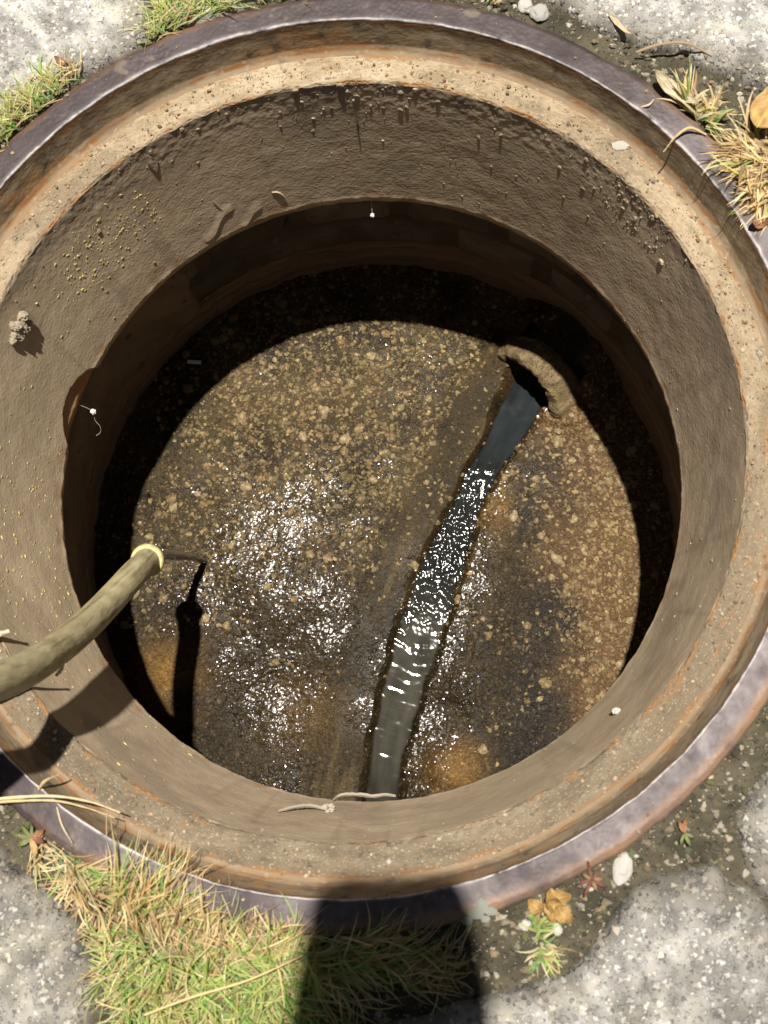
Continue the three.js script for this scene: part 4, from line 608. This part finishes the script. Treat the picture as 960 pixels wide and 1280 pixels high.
  const N = (th, v, off) => neckPoint(th * Math.PI / 180, v, off);
  straw('twig', 'pale curled twig near the top left lower edge of the neck', 'twig', [N(-106.8, 0.74, 0.0004), N(-105.8, 0.75, 0.0009), N(-105, 0.79, 0.0008), N(-104.6, 0.85, 0.0004)], 0.0008, [0.48, 0.38, 0.25]);
  straw('twig', 'thin straight straw stuck on the upper left of the neck', 'twig', [N(-117.6, 0.60, 0.001), N(-117.0, 0.68, 0.0008), N(-116.3, 0.76, 0.0004)], 0.0004, [0.45, 0.36, 0.24]);
  straw('twig', 'dark splinter hanging at the top of the neck', 'twig', [N(-89.4, 0.24, 0.001), N(-89.2, 0.30, 0.0018), N(-89.2, 0.36, 0.001)], 0.0008, [0.10, 0.08, 0.06]);
  straw('twig', 'dark splinter at the upper left edge of the seat', 'twig', [N(-124.5, 0.03, 0.002), N(-123.8, 0.07, 0.003), N(-123, 0.13, 0.0006)], 0.0008, [0.16, 0.12, 0.08]);
  // peeled strip of mud on the near side of the neck
  const peel = thing('mud_peel', 'peeling grey strip of dried mud on the near side of the neck', 'mud strip'), pmm = std({ color: col(0.36, 0.31, 0.245), roughness: 0.85 });
  const ribbon = (pts, w) => { const c = new THREE.CatmullRomCurve3(pts.map((p) => new THREE.Vector3(...p))); const f = (s) => grid(50, 5, (u, v) => { const p = c.getPointAt(u), e = (v - 0.5) * w * (0.5 + Math.sin(Math.PI * clamp(u * 0.9 + 0.07))) * (1 + 0.5 * noise(u * 14, 2, 5)); return [p.x, p.y + e * 0.75 + s * 0.0004, p.z + e * 0.5 - Math.abs(v - 0.4) * 0.002 + s * 0.0004]; }, (u, v) => [u, v]); return mergeGeometries([f(1), f(-1)]); };
  part(peel, 'strip', ribbon([N(83.8, 0.97, 0.004), N(85.5, 0.93, 0.005), N(87.5, 0.90, 0.005), N(90, 0.915, 0.006), N(93.4, 0.91, 0.005), N(94.5, 0.86, 0.002)], 0.004), pmm);
  part(peel, 'strip', ribbon([N(94.6, 0.62, 0.002), N(97, 0.60, 0.004), N(99, 0.54, 0.004), N(101.5, 0.45, 0.001)], 0.004), pmm);
  for (let i = 0; i < 7; i++) { const s = 0.0012 + 0.0016 * r(); put(part(peel, i ? 'mud_crumb_' + String(i).padStart(3, '0') : 'mud_crumb', lump(r, s * 1.4, s, s, 0.5, 2, 2), pmm), ...N(94.5 + 1.6 * (r() - 0.5), 0.70 + 0.2 * (r() - 0.5), 0.0015)); }
  // bark and fibre scraps beside the hose
  straw('bark_scrap', 'ragged pale fibre lying beside the hose on the seat', 'bark scrap', [[-0.290, -0.018, 0.222], [-0.268, -0.026, 0.212], [-0.252, -0.027, 0.205], [-0.240, -0.031, 0.196]], 0.0032, [0.58, 0.48, 0.32]);
  straw('bark_scrap', 'small pale fibre right of the larger fibre by the hose', 'bark scrap', [[-0.233, -0.036, 0.198], [-0.229, -0.036, 0.193], [-0.226, -0.034, 0.188]], 0.0016, [0.55, 0.45, 0.3]);
  straw('bark_scrap', 'pale papery scrap above the hose at the left edge', 'bark scrap', [[-0.300, -0.028, 0.170], [-0.285, -0.026, 0.167], [-0.272, -0.031, 0.162]], 0.0040, [0.66, 0.58, 0.44]);
}

// ---------------------------------------------------------------- the hose
{
  const hose = thing('water_hose', 'thick olive brown hose reaching down into the hole from the left', 'hose');
  const pts = [[-0.2225, -0.262, 0.061], [-0.2220, -0.245, 0.069], [-0.2195, -0.205, 0.085], [-0.2240, -0.120, 0.132], [-0.2225, -0.022, 0.173], [-0.2225, 0.105, 0.2135], [-0.2460, 0.235, 0.238], [-0.290, 0.38, 0.250], [-0.38, 0.52, 0.255], [-0.53, 0.60, 0.27], [-0.72, 0.56, 0.31], [-0.90, 0.40, 0.36], [-1.02, 0.18, 0.41], [-1.12, 0.035, 0.47], [-1.30, 0.018, 0.56], [-1.6, 0.018, 0.66]];
  const curve = new THREE.CatmullRomCurve3(pts.map((p) => new THREE.Vector3(...p)), false, 'centripetal'), R0 = 0.0134;
  const map = colorTex(512, 1024, (u, v) => { // u along, v around
    const c = Math.cos(v * TAU), s = Math.sin(v * TAU), n = fbm(u * 60, c * 1.2, s * 1.2, 5), m = fbm(u * 18, c * 2.5 + 4, s * 2.5, 4), st = fbm(u * 30, c * 6, s * 6 + 3, 3), g = noise(u * 400, c * 9, s * 9);
    let k = mix3([0.31, 0.262, 0.140], [0.48, 0.415, 0.255], clamp(0.5 + n * 1.3 + g * 0.15)); k = mix3(k, [0.17, 0.142, 0.078], clamp(sstep(0.05, 0.35, m) * 0.75)); k = mix3(k, [0.50, 0.45, 0.30], clamp(sstep(0.18, 0.36, st) * 0.55)); return k;
  });
  const bump = greyTex(512, 256, (u, v) => 0.5 + 0.4 * fbm(u * 80, Math.cos(v * TAU) * 3, Math.sin(v * TAU) * 3, 4));
  const tube = (rad, a, b, n, m) => { const F = curve.computeFrenetFrames(400, false); return grid(m, n, (u, v) => { const t = mix(a, b, v), p = curve.getPointAt(t), i = Math.round(t * 400), q = u * TAU, N = F.normals[i], B = F.binormals[i], k = rad * (1 + 0.03 * fbm(t * 40, Math.cos(q), Math.sin(q), 3)); return [p.x + k * (N.x * Math.cos(q) + B.x * Math.sin(q)), p.y + k * (N.y * Math.cos(q) + B.y * Math.sin(q)), p.z + k * (N.z * Math.cos(q) + B.z * Math.sin(q))]; }, (u, v) => [mix(a, b, v) * 2, u], true); };
  part(hose, 'hose_tube', tube(R0, 0, 1, 420, 40), phys({ map, bumpMap: bump, bumpScale: 0.0012, roughness: 0.5, specularIntensity: 0.6 }));
  part(hose, 'bore', tube(R0 - 0.003, 0, 0.2, 60, 32), std({ color: col(0.05, 0.045, 0.03), roughness: 0.6 }));
  const end = new THREE.LatheGeometry([[0.0112, -0.004], [0.0150, -0.0045], [0.0166, -0.003], [0.0170, 0.0005], [0.0166, 0.004], [0.0150, 0.0055], [0.0138, 0.0055], [0.0112, 0.004], [0.0112, -0.004]].map((p) => new THREE.Vector2(...p)), 64);
  const ringTex = colorTex(256, 32, (u, v) => { const n = fbm(Math.cos(u * TAU) * 4, Math.sin(u * TAU) * 4, v * 2, 4); return mix3([0.66, 0.58, 0.30], [0.50, 0.41, 0.17], clamp(0.5 + n * 2)); });
  const o = part(hose, 'collar', end, phys({ map: ringTex, roughness: 0.4 }));
  const tg = curve.getTangentAt(0.002).negate(); o.position.set(...pts[0]); o.quaternion.setFromUnitVectors(new THREE.Vector3(0, -1, 0), tg);
  // the pour from its mouth
  const j0 = new THREE.Vector3(...pts[0]), J = new THREE.CatmullRomCurve3([j0.clone().addScaledVector(tg, -0.012), j0.clone().addScaledVector(tg, 0.004), new THREE.Vector3(-0.2212, -0.290, 0.0510), new THREE.Vector3(-0.2180, -0.345, 0.0405), new THREE.Vector3(-0.2120, -0.41, 0.0305), new THREE.Vector3(-0.2075, floorH(-0.207, 0.025) - 0.002, 0.025)]);
  const F = J.computeFrenetFrames(80, false);
  const jet = grid(28, 80, (u, v, i, j) => { const p = J.getPointAt(v), q = u * TAU, k = mix(0.0068, 0.0034, Math.pow(v, 0.6)) * (1 + 0.22 * fbm(v * 16, Math.cos(q) * 1.5, Math.sin(q) * 1.5, 3)), N = F.normals[j], B = F.binormals[j]; return [p.x + k * (N.x * Math.cos(q) + B.x * Math.sin(q)), p.y + k * (N.y * Math.cos(q) + B.y * Math.sin(q)), p.z + k * (N.z * Math.cos(q) + B.z * Math.sin(q))]; }, (u, v) => [u, v], true);
  single('water_jet', 'thin brown stream pouring from the hose end onto the floor', 'water stream', jet, phys({ color: col(0.13, 0.10, 0.06), roughness: 0.12, ior: 1.33, specularIntensity: 1 }));
}

// ---------------------------------------------------------------- the phone and the person whose shadow falls on the near rim
{
  const F = AIM.clone().normalize(), Rt = new THREE.Vector3().crossVectors(F, new THREE.Vector3(0, 0, -1)).normalize(), Up = new THREE.Vector3().crossVectors(Rt, F);
  const PC = CAM.clone().addScaledVector(F, -0.012).addScaledVector(Rt, -0.041).addScaledVector(Up, -0.024);
  const phone = thing('phone', 'slim dark phone held flat over the near rim', 'phone');
  const q = new THREE.Quaternion().setFromRotationMatrix(new THREE.Matrix4().makeBasis(Rt, Up, F.clone().negate()));
  const body = part(phone, 'case', new RoundedBoxGeometry(0.094, 0.160, 0.010, 4, 0.004), std({ color: col(0.02, 0.02, 0.022), roughness: 0.5 })); phone.position.copy(PC); phone.quaternion.copy(q);
  const sc = part(phone, 'screen', new RoundedBoxGeometry(0.086, 0.152, 0.0012, 3, 0.0005), std({ color: col(0.01, 0.01, 0.012), roughness: 0.08 })); sc.position.z = 0.0052;
  for (const y of [0.038, 0.016]) { const l = part(phone, 'lens_ring', new THREE.TorusGeometry(0.007, 0.0012, 10, 32), std({ color: col(0.1, 0.1, 0.1), roughness: 0.3 })); l.position.set(0.037, y, -0.0054); }
  // person: one field of tapered capsules per layer
  const V = (x, y, z) => new THREE.Vector3(x, y, z);
  const field = (bones, box, res, k) => {
    const mc = new MarchingCubes(res, new THREE.MeshStandardMaterial(), false, false, 400000); mc.isolation = 0; const n = res, f = mc.field; f.fill(-1);
    const [c, h] = box, pos = (i) => (i - n / 2) / (n / 2);
    for (let z = 0; z < n; z++) for (let y = 0; y < n; y++) for (let x = 0; x < n; x++) {
      const px = c.x + h * pos(x), py = c.y + h * pos(y), pz = c.z + h * pos(z); let s = 0;
      for (const [a, b, ra, rb, sz = 1] of bones) {
        const dx = b.x - a.x, dy = b.y - a.y, dz = b.z - a.z, l = dx * dx + dy * dy + dz * dz || 1e-9; const t = clamp(((px - a.x) * dx + (py - a.y) * dy + (pz - a.z) * dz) / l);
        const ex = px - a.x - dx * t, ey = py - a.y - dy * t, ez = (pz - a.z - dz * t) * sz, r = mix(ra, rb, t); const d = Math.sqrt(ex * ex + ey * ey + ez * ez) - r; s += Math.exp(-d * k);
      }
      f[x + y * n + z * n * n] = Math.log(s + 1e-30) / k;
    }
    mc.update(); const cnt = mc.count, g = new THREE.BufferGeometry(), P = mc.positionArray.slice(0, cnt * 3), N = mc.normalArray.slice(0, cnt * 3);
    for (let i = 0; i < cnt; i++) { P[i * 3] = c.x + h * P[i * 3]; P[i * 3 + 1] = c.y + h * P[i * 3 + 1]; P[i * 3 + 2] = c.z + h * P[i * 3 + 2]; }
    g.setAttribute('position', new THREE.BufferAttribute(P, 3)); g.setAttribute('normal', new THREE.BufferAttribute(N, 3)); return g;
  };
  const cx = 0.045, sh = (s) => V(cx + s * 0.18, 1.40, 0.73), el = (s) => V(cx + s * 0.215, 1.12, 0.68), wr = (s) => PC.clone().addScaledVector(Rt, s < 0 ? -0.062 : 0.056).addScaledVector(Up, -0.080).add(V(0, -0.005, 0));
  const hip = (s) => V(cx + s * 0.09, 0.92, 0.76), kn = (s) => V(cx + s * 0.11, 0.50, 0.73), an = (s) => V(cx + s * 0.12, 0.09, 0.77), toe = (s) => V(cx + s * 0.14, 0.035, 0.60);
  const torso = (g) => [[V(cx, 1.36, 0.745), V(cx, 1.05, 0.755), 0.125 + g, 0.115 + g, 1.25], [sh(-0.55), sh(0.55), 0.085 + g, 0.085 + g], [V(cx - 0.06, 0.95, 0.76), V(cx + 0.06, 0.95, 0.76), 0.115 + g, 0.115 + g, 1.15]];
  const both = (f) => [f(-1), f(1)].flat();
  const head = V(cx, 1.585, 0.655);
  const skinBones = [...torso(-0.01), [V(cx, 1.42, 0.735), V(cx, 1.52, 0.70), 0.058, 0.055], [head, head.clone().add(V(0, -0.015, 0.03)), 0.085, 0.088], [head.clone().add(V(0, -0.05, -0.045)), head.clone().add(V(0, -0.075, -0.06)), 0.048, 0.038], [head.clone().add(V(0, -0.022, -0.085)), head.clone().add(V(0, -0.047, -0.100)), 0.011, 0.015],
    ...both((s) => [[sh(s), el(s), 0.048, 0.038], [el(s), wr(s), 0.040, 0.026], [hip(s), kn(s), 0.082, 0.055], [kn(s), an(s), 0.055, 0.037], [an(s), toe(s), 0.036, 0.028], [head.clone().add(V(s * 0.088, -0.02, 0.02)), head.clone().add(V(s * 0.09, -0.05, 0.015)), 0.016, 0.010]])];
  const bodyG = field(skinBones, [V(cx, 0.85, 0.70), 0.92], 150, 60);
  const hands = [-1, 1].map((s) => { // palm beside the phone, four fingers below it, thumb on top of the edge
    const w = wr(s), at = (x, y, z) => PC.clone().addScaledVector(Rt, s * x + (s < 0 ? -0.004 : 0.0)).addScaledVector(Up, y + 0.045).addScaledVector(F, z); const palm = at(0.050, -0.052, 0.006), B = [[w, palm, 0.022, 0.017], [palm, at(0.050, -0.022, 0.008), 0.017, 0.013]];
    [[0.030, 0.0], [0.010, 0.004], [-0.010, 0.002], [-0.030, -0.006]].forEach(([y, d], i) => { const k0 = at(0.050, y * 0.8 - 0.025, 0.008), k1 = at(0.043, y - 0.018, 0.018), k2 = at(0.022 - d, y - 0.014, 0.0155), k3 = at(0.004 - d, y - 0.012, 0.0145); B.push([k0, k1, 0.0098, 0.0090], [k1, k2, 0.0088, 0.0080], [k2, k3, 0.0080, 0.0066]); });
    B.push([at(0.053, -0.060, -0.006), at(0.048, -0.038, -0.016), 0.013, 0.0105], [at(0.050, -0.038, -0.016), at(0.034, -0.018, -0.0165), 0.0100, 0.0078]);
    return field(B, [at(0.045, -0.05, 0), 0.115], 76, 320);
  });
  const person = thing('person', 'person standing at the near side holding the phone over the hole', 'person');
  part(person, 'body', mergeGeometries([bodyG, ...hands]), std({ color: col(0.42, 0.27, 0.19), roughness: 0.6 }));
  part(person, 'shirt', field([...torso(0.012), ...both((s) => [[sh(s), V(cx + s * 0.205, 1.2, 0.694), 0.064, 0.060]])], [V(cx, 1.17, 0.72), 0.40], 90, 60), std({ color: col(0.03, 0.04, 0.07), roughness: 0.9 }));
  part(person, 'trousers', field([[V(cx - 0.06, 0.93, 0.76), V(cx + 0.06, 0.93, 0.76), 0.125, 0.125, 1.12], ...both((s) => [[hip(s), kn(s), 0.098, 0.072], [kn(s), an(s), 0.071, 0.056]])], [V(cx, 0.56, 0.75), 0.56], 100, 60), std({ color: col(0.05, 0.05, 0.055), roughness: 0.9 }));
  part(person, 'shoes', field(both((s) => [[an(s).add(V(0, -0.045, 0.02)), toe(s).add(V(0, 0.008, 0)), 0.045, 0.042]]), [V(cx, 0.1, 0.68), 0.28], 80, 120), std({ color: col(0.06, 0.05, 0.045), roughness: 0.7 }));
  part(person, 'hair', field([[head.clone().add(V(0, 0.022, 0.02)), head.clone().add(V(0, -0.01, 0.055)), 0.092, 0.088]], [head, 0.2], 60, 80), std({ color: col(0.02, 0.015, 0.012), roughness: 0.8 }));
}

renderer.render(scene, camera);
